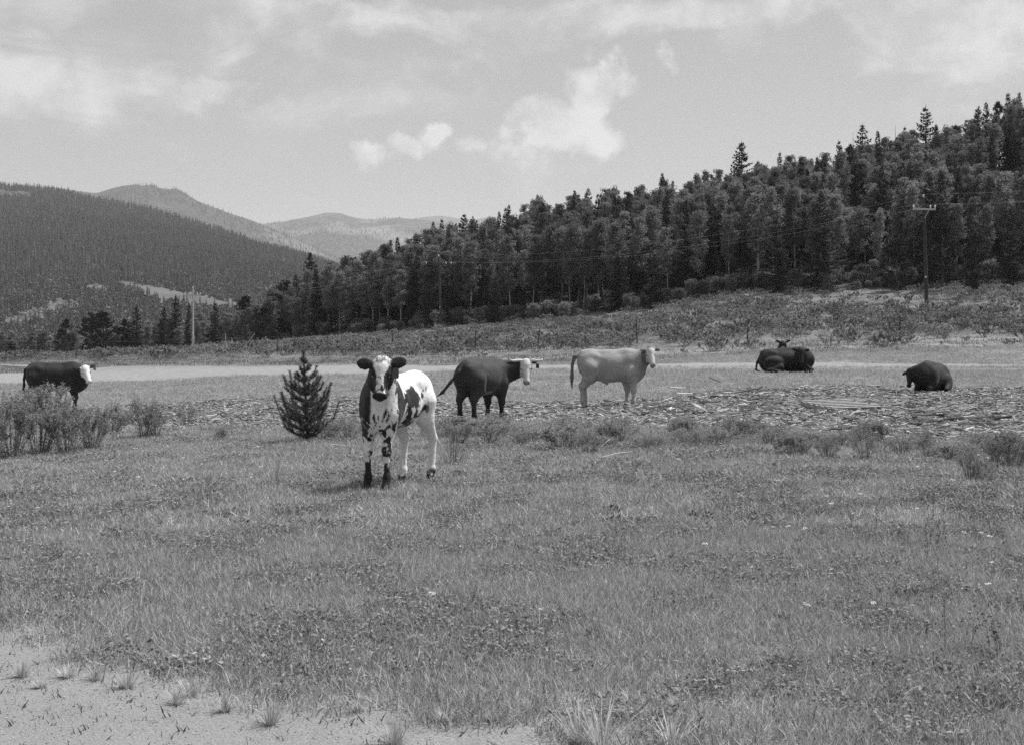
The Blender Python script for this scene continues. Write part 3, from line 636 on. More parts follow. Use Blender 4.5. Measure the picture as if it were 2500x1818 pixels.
def boulders(seed):
    r = np.random.default_rng(seed); g = Geo()
    for k in range(5):
        c = r.normal(0, 3, 3) * [1, 1, .3]; V = unit(14, r) * r.uniform(1.2, 3.2); n = 6; a = np.arange(n) * 2 * np.pi / n; R = r.uniform(1.5, 3.4)
        ring = lambda z, s: np.stack([np.cos(a) * R * s * r.uniform(.7, 1.2, n), np.sin(a) * R * s * r.uniform(.7, 1.2, n), np.full(n, z)], 1)
        V = np.concatenate([ring(-1, 1), ring(R * .5, .95), ring(R * r.uniform(.8, 1.2), .5)]) + c; g.add(V, [(i + n * j, (i + 1) % n + n * j, (i + 1) % n + n * (j + 1), i + n * (j + 1)) for j in range(2) for i in range(n)] + [], [(2 * n, 2 * n + i, 2 * n + i + 1) for i in range(1, n - 1)])
    return g.mesh('boulders', MAT['rock'])
rk = rocky & (RNG.uniform(size=len(sv)) < .55)
scatter('hill_rocks', [boulders(i) for i in range(4)], P[rk], RNG.uniform(0, 6.28, rk.sum()), RNG.uniform(.5, 1.4, rk.sum()))

# ------------------------------------------------------------------ power line
def power_pole(px, top, d, base_py, mats, label, arm_w, yaw, brace_only=False, lean=0.0):
    p = at(px, d); h = CAMH + (HY - top) / F * d - p.z; e = empty('utility_pole', p, yaw, 1, label, 'pole'); g = Geo()
    g.tube([(0, 0, -.3), (lean * .5, 0, h * .5), (lean, 0, h)], [.17, .15, .11], 10); link('pole', g.mesh('pole', mats[0]), e)
    g = Geo(); zc = h - .95; g.box((lean, -.16, zc), (arm_w, .055, .07)); link('crossarm', g.mesh('crossarm', mats[1]), e)
    g = Geo(); g.tube([(lean + .03, -.17, zc - .75), (lean + arm_w * .42, -.19, zc - .08)], [.03, .03], 4)
    if not brace_only: g.tube([(lean - .03, -.17, zc - .75), (lean - arm_w * .42, -.19, zc - .08)], [.03, .03], 4)
    link('brace', g.mesh('brace', mats[1]), e); ends = []
    for x, z in ((-arm_w * .95, zc + .07), (arm_w * .95, zc + .07), (arm_w * .55, zc + .07), (0, h)):
        g = Geo(); rr = [.03, .03, .085, .06, .085, .05]; g.tube([(lean + x, -.16 * (x != 0), z + k * .055) for k in range(6)], rr, 8); link('insulator', g.mesh('insulator', MAT['ins']), e)
        ends.append(e.matrix_basis @ Vector((lean + x, -.16 * (x != 0), z + .3)))
    g = Geo(); g.tube([(lean * .6, -.17, h * .28), (lean * .6, -.17, h * .28 + .14)], [.06, .06], 6); link('ground_clamp', g.mesh('ground_clamp', MAT['ins']), e)
    return ends, e
E1, _ = power_pole(471, 705, 192, 855, (MAT['pole_pale'], MAT['pole_pale']), 'pale power pole with crossarm left of the small pine', 1.15, 0.05)
E2, _ = power_pole(1078, 628, 166, 785, (MAT['pole'], MAT['pole']), 'grey power pole with crossarm in front of the aspens behind the calf', 1.6, 0.05, lean=-.35)
E3, _ = power_pole(2263, 484, 113, 753, (MAT['pole_dark'], MAT['pole_pale']), 'tall dark power pole with pale crossarm on the right slope', .98, 0.12, True, lean=-.3)
E4 = [Vector((e.x + 55, e.y - 48, e.z + 2.5)) for e in E3]
def wire(a, b, sag, r=.005):
    g = Geo(); tt = np.linspace(0, 1, 15); p = np.outer(1 - tt, a) + np.outer(tt, b); p[:, 2] -= 4 * sag * tt * (1 - tt); g.tube(p, r, 4, cap=False); return g
spans = [('left', E1, E2, 'between the pale pole and the grey pole'), ('mid', E2, E3, 'between the grey pole and the tall dark pole'), ('right', E3, E4, 'from the tall dark pole out of view on the right')]
wh = ['top', 'left', 'inner right', 'outer right']
for _, A, B, where in spans:
    for k, nm in ((3, 'topmost'), (0, 'left-hand'), (1, 'right-hand')):
        tag(link('power_line', wire(A[k], B[k], 1.6).mesh('power_line', MAT['wire'])), '%s thin power line strung %s' % (nm, where), 'power line')

# ------------------------------------------------------------------ wire fence along the slope
FP = [(-40, 860, 110), (185, 862, 108), (470, 860, 104), (552, 848, 102), (676, 822, 104), (800, 815, 101), (960, 806, 98), (1160, 803, 93), (1312, 802, 92), (1556, 794, 90), (1825, 780, 80), (2197, 753, 76), (2560, 735, 70)]
fe = empty('wire_fence', at(1160, 93), 0, 1, 'thin steel-post wire fence running along the brushy slope behind the track', 'fence'); tops = []
for i, (px, top, d) in enumerate(FP):
    p = at(px, d) - fe.location; h = 1.45 if i % 3 else 1.6; ln = (-.10, .05, .16, -.06, .04, .0)[i % 6]; g = Geo(); g.tube([(p.x, p.y, p.z - .2), (p.x + ln, p.y, p.z + h)], [.038, .032], 5)
    link('post', g.mesh('post', MAT['post_pale'] if i in (2, 3) else MAT['post']), fe); tops.append((p, ln, h))
for hgt in (.45, .85, 1.25):
    g = Geo()
    for (a, l1, h1), (b, l2, h2) in zip(tops[:-1], tops[1:]): g.tube([(a.x + l1 * hgt / h1, a.y, a.z + hgt), ((a.x + b.x) / 2, (a.y + b.y) / 2, (a.z + b.z) / 2 + hgt - .05), (b.x + l2 * hgt / h2, b.y, b.z + hgt)], .0018, 3, cap=False)
    link('fence_wire', g.mesh('fence_wire', MAT['wire']), fe)
# ------------------------------------------------------------------ cattle: one continuous body each, grown from blended volumes
class SDF:
    def __init__(s, lo, hi, h):
        s.lo = np.array(lo, float); s.h = h; s.n = np.ceil((np.array(hi) - s.lo) / h).astype(int) + 1; s.f = np.full(s.n, .5, np.float32)
    def _grid(s, lo, hi):
        a = np.clip(np.floor((lo - s.lo) / s.h).astype(int), 0, s.n); b = np.clip(np.ceil((hi - s.lo) / s.h).astype(int) + 1, 0, s.n)
        sl = tuple(slice(i, j) for i, j in zip(a, b)); ax = [s.lo[k] + s.h * np.arange(a[k], b[k]) for k in range(3)]
        return sl, np.stack(np.meshgrid(*ax, indexing='ij'), -1)
    def _blend(s, sl, d, k):
        f = s.f[sl]; h = np.clip(.5 + .5 * (f - d) / k, 0, 1); s.f[sl] = f * (1 - h) + d * h - k * h * (1 - h)
    def cap(s, a, b, ra, rb, k=.04):
        a = np.asarray(a, float); b = np.asarray(b, float); m = max(ra, rb) + k + 2 * s.h; sl, P = s._grid(np.minimum(a, b) - m, np.maximum(a, b) + m)
        if P.size == 0: return
        ba = b - a; t = np.clip(((P - a) @ ba) / (ba @ ba + 1e-9), 0, 1); d = np.linalg.norm(P - a - t[..., None] * ba, axis=-1) - (ra + (rb - ra) * t); s._blend(sl, d, k)
    def path(s, pts, rs, k=.03):
        for i in range(len(pts) - 1): s.cap(pts[i], pts[i + 1], rs[i], rs[i + 1], k)
    def ell(s, c, r, R=None, k=.05):
        c = np.asarray(c, float); r = np.asarray(r, float); ext = r if R is None else np.abs(R) @ r; m = k + 2 * s.h
        sl, P = s._grid(c - ext - m, c + ext + m)
        if P.size == 0: return
        q = P - c; q = q if R is None else q @ R
        k0 = np.linalg.norm(q / r, axis=-1); k1 = np.linalg.norm(q / r ** 2, axis=-1) + 1e-9; s._blend(sl, k0 * (k0 - 1) / k1, k)
    def carve(s, a, b, ra, rb, k=.02):
        a = np.asarray(a, float); b = np.asarray(b, float); m = max(ra, rb) + k + 2 * s.h; sl, P = s._grid(np.minimum(a, b) - m, np.maximum(a, b) + m)
        if P.size == 0: return
        ba = b - a; t = np.clip(((P - a) @ ba) / (ba @ ba + 1e-9), 0, 1); d = -(np.linalg.norm(P - a - t[..., None] * ba, axis=-1) - (ra + (rb - ra) * t))
        f = s.f[sl]; h = np.clip(.5 - .5 * (f - d) / k, 0, 1); s.f[sl] = f * (1 - h) + d * h + k * h * (1 - h)
    def mesh(s, it=2):
        f = s.f; ins = f < 0; n = s.n; c = ins[:-1, :-1, :-1].astype(int)
        cnt = sum(ins[i:n[0] - 1 + i, j:n[1] - 1 + j, k:n[2] - 1 + k].astype(np.int8) for i in (0, 1) for j in (0, 1) for k in (0, 1)); cell = (cnt > 0) & (cnt < 8)
        ids = -np.ones(cell.shape, int); ci = np.argwhere(cell); ids[cell] = np.arange(len(ci)); acc = np.zeros((len(ci), 3)); num = np.zeros(len(ci))
        cor = [(i, j, k) for i in (0, 1) for j in (0, 1) for k in (0, 1)]
        for a in cor:
            for ax in range(3):
                if a[ax]: continue
                b = list(a); b[ax] = 1; fa = f[tuple((ci + a).T)]; fb = f[tuple((ci + b).T)]; cr = (fa < 0) != (fb < 0); t = np.where(cr, fa / np.where(cr, fa - fb, 1), 0)
                p = np.array(a, float)[None].repeat(len(ci), 0); p[:, ax] += t; acc[cr] += p[cr]; num[cr] += 1
        V = s.lo + s.h * (ci + acc / np.maximum(num, 1)[:, None]); Fc = []
        for ax in range(3):
            o1, o2 = [(1, 2), (2, 0), (0, 1)][ax]; A = [slice(0, m) for m in n]; A[ax] = slice(0, n[ax] - 1); B = [slice(0, m) for m in n]; B[ax] = slice(1, n[ax])
            fa = ins[tuple(A)]; fb = ins[tuple(B)]; e = np.argwhere(fa != fb); e = e[(e[:, o1] > 0) & (e[:, o2] > 0) & (e[:, o1] < n[o1] - 1) & (e[:, o2] < n[o2] - 1)]
            fl = fa[tuple(e.T)]
            def cid(d1, d2): x = e.copy(); x[:, o1] -= d1; x[:, o2] -= d2; return ids[tuple(x.T)]
            q = np.stack([cid(1, 1), cid(0, 1), cid(0, 0), cid(1, 0)], 1); q[~fl] = q[~fl][:, ::-1]; Fc.append(q)
        Fc = np.concatenate(Fc); Fc = Fc[(Fc >= 0).all(1)]
        E = np.concatenate([Fc[:, [0, 1]], Fc[:, [1, 2]], Fc[:, [2, 3]], Fc[:, [3, 0]]]); E = np.concatenate([E, E[:, ::-1]])
        for lam in [.5, -.52] * it:
            sm = np.zeros_like(V); nn = np.bincount(E[:, 0], minlength=len(V))
            for d in range(3): sm[:, d] = np.bincount(E[:, 0], V[E[:, 1], d], minlength=len(V))
            V = V + lam * (sm / np.maximum(nn, 1)[:, None] - V)
        return V, Fc
def nrm(v): v = np.asarray(v, float); return v / np.linalg.norm(v)
def head_frame(fwd, up):
    f = nrm(fwd); u = np.asarray(up, float); u = nrm(u - f * (u @ f)); return np.stack([f, np.cross(u, f), u], 1)   # columns: forward (poll to muzzle), left, up (brow side)

def hide_mat(name, rough=.62, sheen=.0, streak=60.0, bd=.009):
    m, t = new_mat(name); v = attr(t, 'coat'); tc_ = t.nodes.new('ShaderNodeTexCoord').outputs['Object']
    mp_ = N(t, 'ShaderNodeMapping'); mp_.inputs[3].default_value = (streak * .35, streak, streak * .5); t.links.new(tc_, mp_.inputs[0])
    n = N(t, 'ShaderNodeTexNoise', inp={2: 1.0, 3: 4.0, 4: .6}); t.links.new(mp_.outputs[0], n.inputs[0])
    v = M(t, 'MULTIPLY', v, mixf(t, n.outputs[0], .72, 1.28)); out(t, bsdf(t, grey(t, v), rough, .2, bump(t, n.outputs[0], .8, bd), .07)); return m
HIDE = hide_mat('hide', .72)
MAT['horn'] = plain_mat('horn', .45, .62, 14.0, .45, .4); MAT['horn_tip'] = plain_mat('horn_tip', .03, .06, 14.0, .4, .4)
MAT['hoof'] = plain_mat('hoof', .02, .05, 20.0, .6, .3); MAT['eye'] = plain_mat('eye', .006, .01, 20.0, .12, .6, 0); MAT['tag_dark'] = plain_mat('dark_tag', .015, .025, 20.0, .5, .3)
MAT['wet'] = plain_mat('wet_nose', .012, .03, 120.0, .38, .5, .6, .003); MAT['rim'] = plain_mat('pale_eye_rim', .35, .5, 60.0)
MAT['fur'] = None
m, t = new_mat('coat_hair'); sh_ = bsdf(t, grey(t, M(t, 'MULTIPLY', attr(t, 'tone'), 1.0)), .75, .15); tr_ = t.nodes.new('ShaderNodeBsdfTranslucent'); t.links.new(grey(t, attr(t, 'tone')), tr_.inputs[0])
mx_ = t.nodes.new('ShaderNodeMixShader'); mx_.inputs[0].default_value = .25; t.links.new(sh_, mx_.inputs[1]); t.links.new(tr_.outputs[0], mx_.inputs[2]); out(t, mx_.outputs[0]); MAT['fur'] = m

def add_head(S, poll, R, s, calf=False):
    """skull, muzzle, jaw and ears; s = head length in metres"""
    T = lambda x, y, z: np.asarray(poll) + R @ (np.array([x, y, z]) * s)
    w = 1.22 if calf else 1.0
    S.ell(T(.16, 0, -.10), np.array([.25, .215 * w, .20]) * s, R, .05 * s)                     # braincase and brow
    S.ell(T(.03, 0, -.06), np.array([.12, .17, .13]) * s, R, .06 * s)                          # poll
    S.cap(T(.22, 0, -.09), T(.80, 0, -.10), .172 * s * w, .118 * s, .05 * s)                    # nose bridge
    S.cap(T(.20, 0, -.26), T(.74, 0, -.20), .135 * s * w, .085 * s * w, .06 * s)                       # jaw
    S.ell(T(.17, 0, -.28), np.array([.17, .15, .14]) * s, R, .06 * s)                          # cheek
    S.ell(T(.88, 0, -.115), np.array([.105, .158 * w, .12]) * s, R, .04 * s)                       # muzzle
    S.ell(T(.90, 0, -.20), np.array([.085, .105, .07]) * s, R, .03 * s)                        # lower lip
    for y in (-1, 1):
        S.ell(T(.325, .165 * y * w, -.045), np.array([.085, .05, .06]) * s, R, .03 * s)        # brow ridge over the eye
        S.cap(T(.44, .145 * y, -.17), T(.66, .115 * y, -.15), .06 * s, .05 * s, .05 * s)         # cheek bone
        S.carve(T(.965, .07 * y, -.055), T(.94, .115 * y, -.045), .026 * s, .02 * s, .015 * s) # nostril
    return T
def add_ears(S, T, R, s, drop=(-.05, -.05), size=1.0, fold=.0, broad=.155):
    for y, dz in ((-1, drop[0]), (1, drop[1])):
        a = np.array([.08, .17 * y, -.06]); tip = np.array([.03 - fold, .17 * y + .48 * y * size, -.06 + dz * 0]) + np.array([-dz, 0, 0])
        b = T(*a); e = T(*tip); ax = nrm(e - b); nr = nrm(R @ np.array([.15, .0, 1.0])); nr = nrm(nr - ax * (nr @ ax)); Re = np.stack([ax, np.cross(nr, ax), nr], 1); L_ = np.linalg.norm(e - b)
        S.cap(b, b + (e - b) * .3, .055 * s, .05 * s, .03 * s)
        S.ell(b + (e - b) * .58, [L_ * .47, broad * s * size, max(.04 * s, S.h * 1.0)], Re, .02 * s)
def leg_pts(kind, x, y, z0, S):
    """joint chain from body to hoof; S scales, x,y is where the hoof stands"""
    return x, y
def build_cattle(name, lab, cat, loc, yaw, P, coat, scale=1.0, group=None, h=.02, extra=None):
    lo, hi = P['box']; S = SDF(lo, hi, h); P['shape'](S); poll, R, hs = np.asarray(P['poll'], float), head_frame(P['hf'], P['hu']), P['hs']
    for nb in P['neck']: S.cap(*nb, .10 * P.get('nk', 1))
    T = add_head(S, poll, R, hs, P.get('calf', False)); add_ears(S, T, R, hs, P.get('ear', (-.05, -.05)), P.get('ears', 1.0), 0, P.get('broad', .155))
    V, Fc = S.mesh(); hv = ((V - poll) @ R) / hs
    c = np.clip(coat(V, hv), .004, .9)
    me = mesh_np('body', V, [Fc], HIDE, True, {'coat': c})
    root = empty(name, loc, yaw, scale, lab, cat, group); body = link('body', me, root)
    # face details: eyes with lids, wet muzzle
    for y in (-1, 1):
        p = T(.345, .186 * y * (1.19 if P.get('calf') else 1), -.055); g = Geo(); ball(g, p, .042 * hs, 10, 7); link('eye', g.mesh('eye', MAT['eye'], True), root)
    return root, body, V, Fc, c, T, R, hs
def ball(g, c, r, n=10, m=7, sc=(1, 1, 1), R=None):
    a = np.arange(n) * 2 * np.pi / n; V = [[0, 0, -1]]; 
    for j in range(1, m):
        ph = -np.pi / 2 + np.pi * j / m; V += [[math.cos(ph) * math.cos(x), math.cos(ph) * math.sin(x), math.sin(ph)] for x in a]
    V.append([0, 0, 1]); V = np.array(V) * r * np.asarray(sc); V = V if R is None else V @ R.T; last = len(V) - 1
    q = [(1 + j * n + i, 1 + j * n + (i + 1) % n, 1 + (j + 1) * n + (i + 1) % n, 1 + (j + 1) * n + i) for j in range(m - 2) for i in range(n)]
    tr = [(0, 1 + (i + 1) % n, 1 + i) for i in range(n)] + [(last, 1 + (m - 2) * n + i, 1 + (m - 2) * n + (i + 1) % n) for i in range(n)]
    g.add(V + np.asarray(c), q, tr)
def hooves(root, feet, r, hgt, mat='hoof', fwd=(1, 0)):
    for (x, y) in feet:
        g = Geo()
        for sd in (-1, 1):
            n = 9; a = np.arange(n) * 2 * np.pi / n; V = []
            for z, s, dx in ((0, 1.0, .22), (hgt * .5, .9, .1), (hgt, .72, -.05)): V += [[x + r * dx + math.cos(t_) * r * s * 1.25, y + sd * r * .5 + math.sin(t_) * r * s * .56, z] for t_ in a]
            V.append([x + r * .2, y + sd * r * .5, 0]); V.append([x, y + sd * r * .5, hgt]); q = [(j * n + i, j * n + (i + 1) % n, (j + 1) * n + (i + 1) % n, (j + 1) * n + i) for j in range(2) for i in range(n)]
            g.add(V, q, [(3 * n, (i + 1) % n, i) for i in range(n)] + [(3 * n + 1, 2 * n + i, 2 * n + (i + 1) % n) for i in range(n)])
        link('hoof', g.mesh('hoof', MAT[mat], True), root)
def muzzle_pad(root, T, R, hs):
    g = Geo(); ball(g, T(.935, 0, -.125), hs * .07, 14, 9, (.62, 1.75, 1.22), R); link('nose', g.mesh('nose', MAT['wet'], True), root)
    for y in (-1, 1):
        g = Geo(); ball(g, T(.975, .062 * y, -.085), hs * .024, 8, 6, (.8, 1.2, .75), R); link('nostril', g.mesh('nostril', MAT['eye'], True), root)
def ear_tag(root, T, R, hs, y, x=.16, w=.055, hgt=.075, z=-.02, off=.40):
    c = T(x, (.17 + off) * y, z); g = Geo(); n = nrm(R[:, 2]); up = nrm(-R[:, 0] * .9); sd = np.cross(up, n)
    pts = [(-.7, -.1), (.7, -.1), (.9, .45), (.95, 1.2), (.8, 1.5), (-.8, 1.5), (-.95, 1.2), (-.9, .45)]
    V = [c + sd * a * w * .5 - up * b * hgt * .66 + n * e for e in (.004, -.004) for a, b in pts]; k = len(pts)
    g.add(V, [(i, i + k, (i + 1) % k + k, (i + 1) % k) for i in range(k)], [(0, i, i + 1) for i in range(1, k - 1)] + [(k, k + i + 1, k + i) for i in range(1, k - 1)])
    link('ear_tag', g.mesh('ear_tag', MAT['tag_dark']), root)
def coat_hair(root, V, Fc, c, n, length, flow=(-.75, 0, -.65), mask=None, seed=5, wid=.0017):
    """short hairs lying along the coat, standing off it at the outline"""
    r = np.random.default_rng(seed); tri = V[Fc]; nr = np.cross(tri[:, 1] - tri[:, 0], tri[:, 3] - tri[:, 0]); ar = np.linalg.norm(nr, axis=1) + 1e-12; nr /= ar[:, None]
    k = r.choice(len(Fc), n, p=ar / ar.sum()); w = r.dirichlet([1] * 4, n); p = (tri[k] * w[..., None]).sum(1); nn = nr[k]; cv = (c[Fc[k]] * w).sum(1)
    ln = np.full(n, length) if mask is None else length * mask(p); f = np.array(flow) + r.normal(0, .35, (n, 3)); f -= nn * (f * nn).sum(1)[:, None]; f /= np.linalg.norm(f, axis=1)[:, None] + 1e-9
    d = (f * .85 + nn * r.uniform(.05, .42, n)[:, None]); d *= (ln * r.uniform(.6, 1.3, n))[:, None]; s = np.cross(nn, d); s /= np.linalg.norm(s, axis=1)[:, None] + 1e-9
    g = Geo(); q = p - nn * .004; VV = np.stack([q - s * wid, q + s * wid, q + d], 1).reshape(-1, 3); g.add(VV, None, np.arange(n * 3).reshape(-1, 3), np.repeat(np.clip(cv * r.uniform(.8, 1.2, n), .004, .9), 3))
    tag(link('coat_hair', g.mesh('coat_hair', MAT['fur']), root), kind='stuff')

# ---- the calf
CY = math.atan2(-math.cos(rad(25)), -math.sin(rad(25)))
cal_d = 11.4; cp = Vector(((923 - CX) / F * cal_d, cal_d, 0)); cfw = Vector((math.cos(CY), math.sin(CY), 0))
c_org = cp - cfw * .31                                               # body origin on the ground under the barrel
c_org.z = tz1(cp.x, cp.y) - .005
def w2l(v, yaw=CY): return np.array([v[0] * math.cos(yaw) + v[1] * math.sin(yaw), -v[0] * math.sin(yaw) + v[1] * math.cos(yaw), v[2]])
CF = [(.31, -.105), (.30, .075)]; CH = [(-.31, -.11), (-.47, .095)]   # fore and hind hooves
def calf_shape(S):
    S.ell((-.04, 0, .70), (.40, .165, .205)); S.ell((.22, 0, .70), (.22, .147, .225)); S.ell((-.31, 0, .765), (.18, .138, .19)); S.ell((.36, .01, .66), (.12, .125, .19), None, .08)
    S.cap((-.40, 0, .905), (.20, 0, .875), .055, .06, .08); S.ell((.17, 0, .885), (.12, .06, .06), None, .07)
    for y in (-1, 1): S.cap((-.27, .085 * y, .875), (-.23, .095 * y, .86), .032, .03, .06); S.cap((-.45, .045 * y, .86), (-.44, .05 * y, .84), .035, .035, .05)
    for x, y in CF:
        s = 1 if y > 0 else -1
        S.ell((.27, .10 * s, .68), (.12, .065, .19), None, .05); S.cap((.28, .10 * s, .62), (x - .01, y, .46), .080, .053, .05); S.cap((x - .01, y, .47), (x + .005, y, .33), .052, .038, .03)
        S.ell((x + .012, y, .315), (.041, .039, .05), None, .025); S.cap((x + .005, y, .29), (x, y, .12), .027, .025, .02); S.ell((x, y, .105), (.036, .036, .04), None, .02); S.cap((x, y, .10), (x + .03, y, .03), .032, .036, .02)
    for x, y in CH:
        s = 1 if y > 0 else -1
        S.ell((-.36, .075 * s, .72), (.145, .08, .20), None, .05); S.cap((-.35, .085 * s, .70), (x + .12, y * 1.0, .55), .115, .072, .05); S.cap((x + .11, y, .57), (x - .03, y, .385), .072, .042, .04)
        S.ell((x - .055, y, .40), (.03, .026, .045), None, .025); S.cap((x - .035, y, .38), (x - .01, y, .14), .037, .031, .02); S.ell((x - .01, y, .115), (.039, .038, .043), None, .02); S.cap((x - .01, y, .11), (x + .025, y, .03), .033, .037, .02)
    S.path([(-.47, 0, .89), (-.515, 0, .80), (-.52, 0, .62), (-.515, -.01, .42)], [.028, .022, .018, .030], .02)
c_poll = w2l((.035, -.20, 0)) + np.array([.30, 0, 1.062])
c_hf = w2l((-.02, -.46, -.885)); c_hu = w2l((.0, -.885, .46))
cR = head_frame(c_hf, c_hu)
CALF = dict(box=((-.75, -.40, -.03), (.80, .48, 1.25)), shape=calf_shape, poll=c_poll, hf=c_hf, hu=c_hu, hs=.335, calf=True, ear=(-.02, .06), ears=.92, broad=.165,
            neck=[((.26, 0, .80), c_poll + cR @ np.array([.02, 0, -.06]), .150, .088), ((.36, .01, .64), c_poll + cR @ np.array([.12, 0, -.10]), .13, .075), ((.30, 0, .73), c_poll + cR @ np.array([.06, 0, -.09]), .14, .085)], nk=.7)
def calf_coat(V, hv):
    x, y, z = V.T; W, B = .64, .017
    st = np.stack([x * 5.5 + z * 4.5, y * 9, z * 3.2 - x * 3.0], 1)                          # streaks run down and back
    n = fbm(st * 1.9, 3, 4); n2 = fbm(V * 17, 9, 3); nb = fbm(np.stack([x * 17 + z * 12, y * 20, z * 12 - x * 8], 1), 19, 3); fine = fbm(np.stack([x * 30, y * 55, z * 16], 1), 13, 3)
    # left flank, seen by the camera: roan-dark patches over the ribs and shoulder, white top line and quarters
    sh = 1 - sstep(np.hypot((x - .215) / .095, (z - .66) / .21), .75, 1.15); sh2 = 1 - sstep(np.hypot((x - .30) / .13, (z - .80) / .11), .7, 1.2)
    rib = np.maximum(1 - sstep(np.hypot((x + .08) / .22, (z - .65) / .21), .45, 1.3), 1 - sstep(np.hypot((x - .02 + (z - .78) * .9) / .11, (z - .78) / .10), .4, 1.3))
    dark = np.maximum(np.maximum(sh, sh2) * 1.0, rib * .78) + (n - .5) * 2.4 + (nb - .5) * 1.9 + (fine - .5) * .9
    dark = sstep(dark, .46, .62); top = sstep(z + (n - .5) * .10, .835, .872) * sstep(-x, -.22, -.10); dark *= (1 - top); dark *= sstep(x, -.36, -.24)
    dark *= sstep(z, .43, .49)
    # right side and neck: mostly black
    rt = sstep(-y + (n - .5) * .1, .10, .14) * sstep(x, .05, .15) * sstep(z, .47, .56); dark = np.maximum(dark, rt)
    wl = V @ w2l((1, 0, 0)); wc = float(c_poll @ w2l((1, 0, 0))); nk = sstep(x, .27, .33) * sstep(z + (n - .5) * .3, .58, .64); front = np.abs(wl - np.interp(z, [.55, .95], [float(np.dot([.34, 0, 0], w2l((1, 0, 0)))), wc]))
    side = np.where(wl > np.interp(z, [.55, .95], [-.15, wc]), sstep(n + (fine - .5) * .4, .40, .52), 1.0); nkd = sstep(front + (n - .5) * .06, .05, .07) * side; dark = np.where(nk > .5, nkd, dark)
    # chest: white with a few dark streaks
    ch = sstep(x, .25, .34) * (z + (n - .5) * .3 < .62) * (z > .40); dark = np.where(ch > .5, np.maximum(dark * sstep(z, .52, .66), sstep(fbm(np.stack([x * 22, y * 34, z * 15], 1), 21, 3), .53, .57)), dark)
    # legs: spots above, black below on the fore legs, dark feet behind
    leg = z < .58; sp = sstep(fbm(np.stack([x * 27, y * 27, z * 19], 1), 27, 2), .57, .61) * (x > 0)
    dark = np.where(leg & (x > .20), np.maximum(np.maximum(sp, dark * (z > .44)), 1 - sstep(z + (n2 - .5) * .16, .20, .24)), dark); dark = np.where((x > .12) & (z < .37) & (z > .28) & (y > 0), np.maximum(dark, sstep(n2, .42, .5)), dark)
    dark = np.where(leg & (x < -.1), 1 - sstep(z + (n2 - .5) * .10 - (y > 0) * .03, .055, .09), dark)
    # head: white blaze, black cheeks, dark curls on the poll
    a, b, c_ = hv.T; hd = ((a > -.25) & (np.abs(b) < .75) & (np.linalg.norm(hv - [.4, 0, -.1], axis=1) < .72) & (c_ > -.33)) | ((np.abs(b) > .30) & (np.abs(b) < .9) & (np.abs(a - .05) < .3) & (c_ > -.32))
    hn = fbm(hv * 7, 33, 3); hn2 = fbm(hv * [9, 16, 9], 35, 3)
    wid = np.interp(a, [-.1, .1, .3, .45, .6, .75, .85], [.23, .195, .145, .098, .09, .12, .11])
    hdk = sstep(np.abs(b) + (hn - .5) * .13, wid, wid + .02); curl = sstep(hn2, .40, .50) * (1 - sstep(a, .06, .18)); pepper = sstep(hn2, .55, .60) * sstep(a, .42, .5) * (np.abs(b) < .11)
    hdk = np.maximum(hdk, np.maximum(curl * .75, pepper)); hdk = np.maximum(hdk, sstep(a, .83, .86)); hdk = np.maximum(hdk, sstep(np.abs(b), .30, .32))
    under = (c_ < -.22) & (np.abs(b) < .16); hdk = np.where(under & (a < .8), .12, hdk)
    dark = np.where(hd, hdk, dark); v = W + (B - W) * np.clip(dark, 0, 1); v = v * np.where(dark > .5, 1 + 2.2 * (n2 > .55) * (~hd) * .5, 1)
    return v
root, body, V, Fc, cc_, T, R, hs = build_cattle('calf', 'young black and white spotted calf standing closest to the camera, staring at it', 'calf', c_org, CY, CALF, calf_coat, (.96, .99, 1.03), None, .0088); root_cal = root
hooves(root, [(CF[0][0] + .035, CF[0][1]), (CF[1][0] + .035, CF[1][1]), (CH[0][0] + .03, CH[0][1]), (CH[1][0] + .03, CH[1][1])], .034, .05); muzzle_pad(root, T, R, hs); ear_tag(root, T, R, hs, 1, .20, .062, .085, -.02, .20)
for y in (-1, 1):
    g = Geo(); ball(g, T(.345, .208 * y, -.06), .062 * hs, 12, 8, (1.15, .5, .9), R); link('eyelid', g.mesh('eyelid', MAT['rim'], True), root)
coat_hair(root, V, Fc, cc_, 60000, .019, (-.6, 0, -.7), lambda p: np.where(np.linalg.norm((p - c_poll), axis=1) < .14, 1.0, np.where(p[:, 2] < .3, .5, .85)))

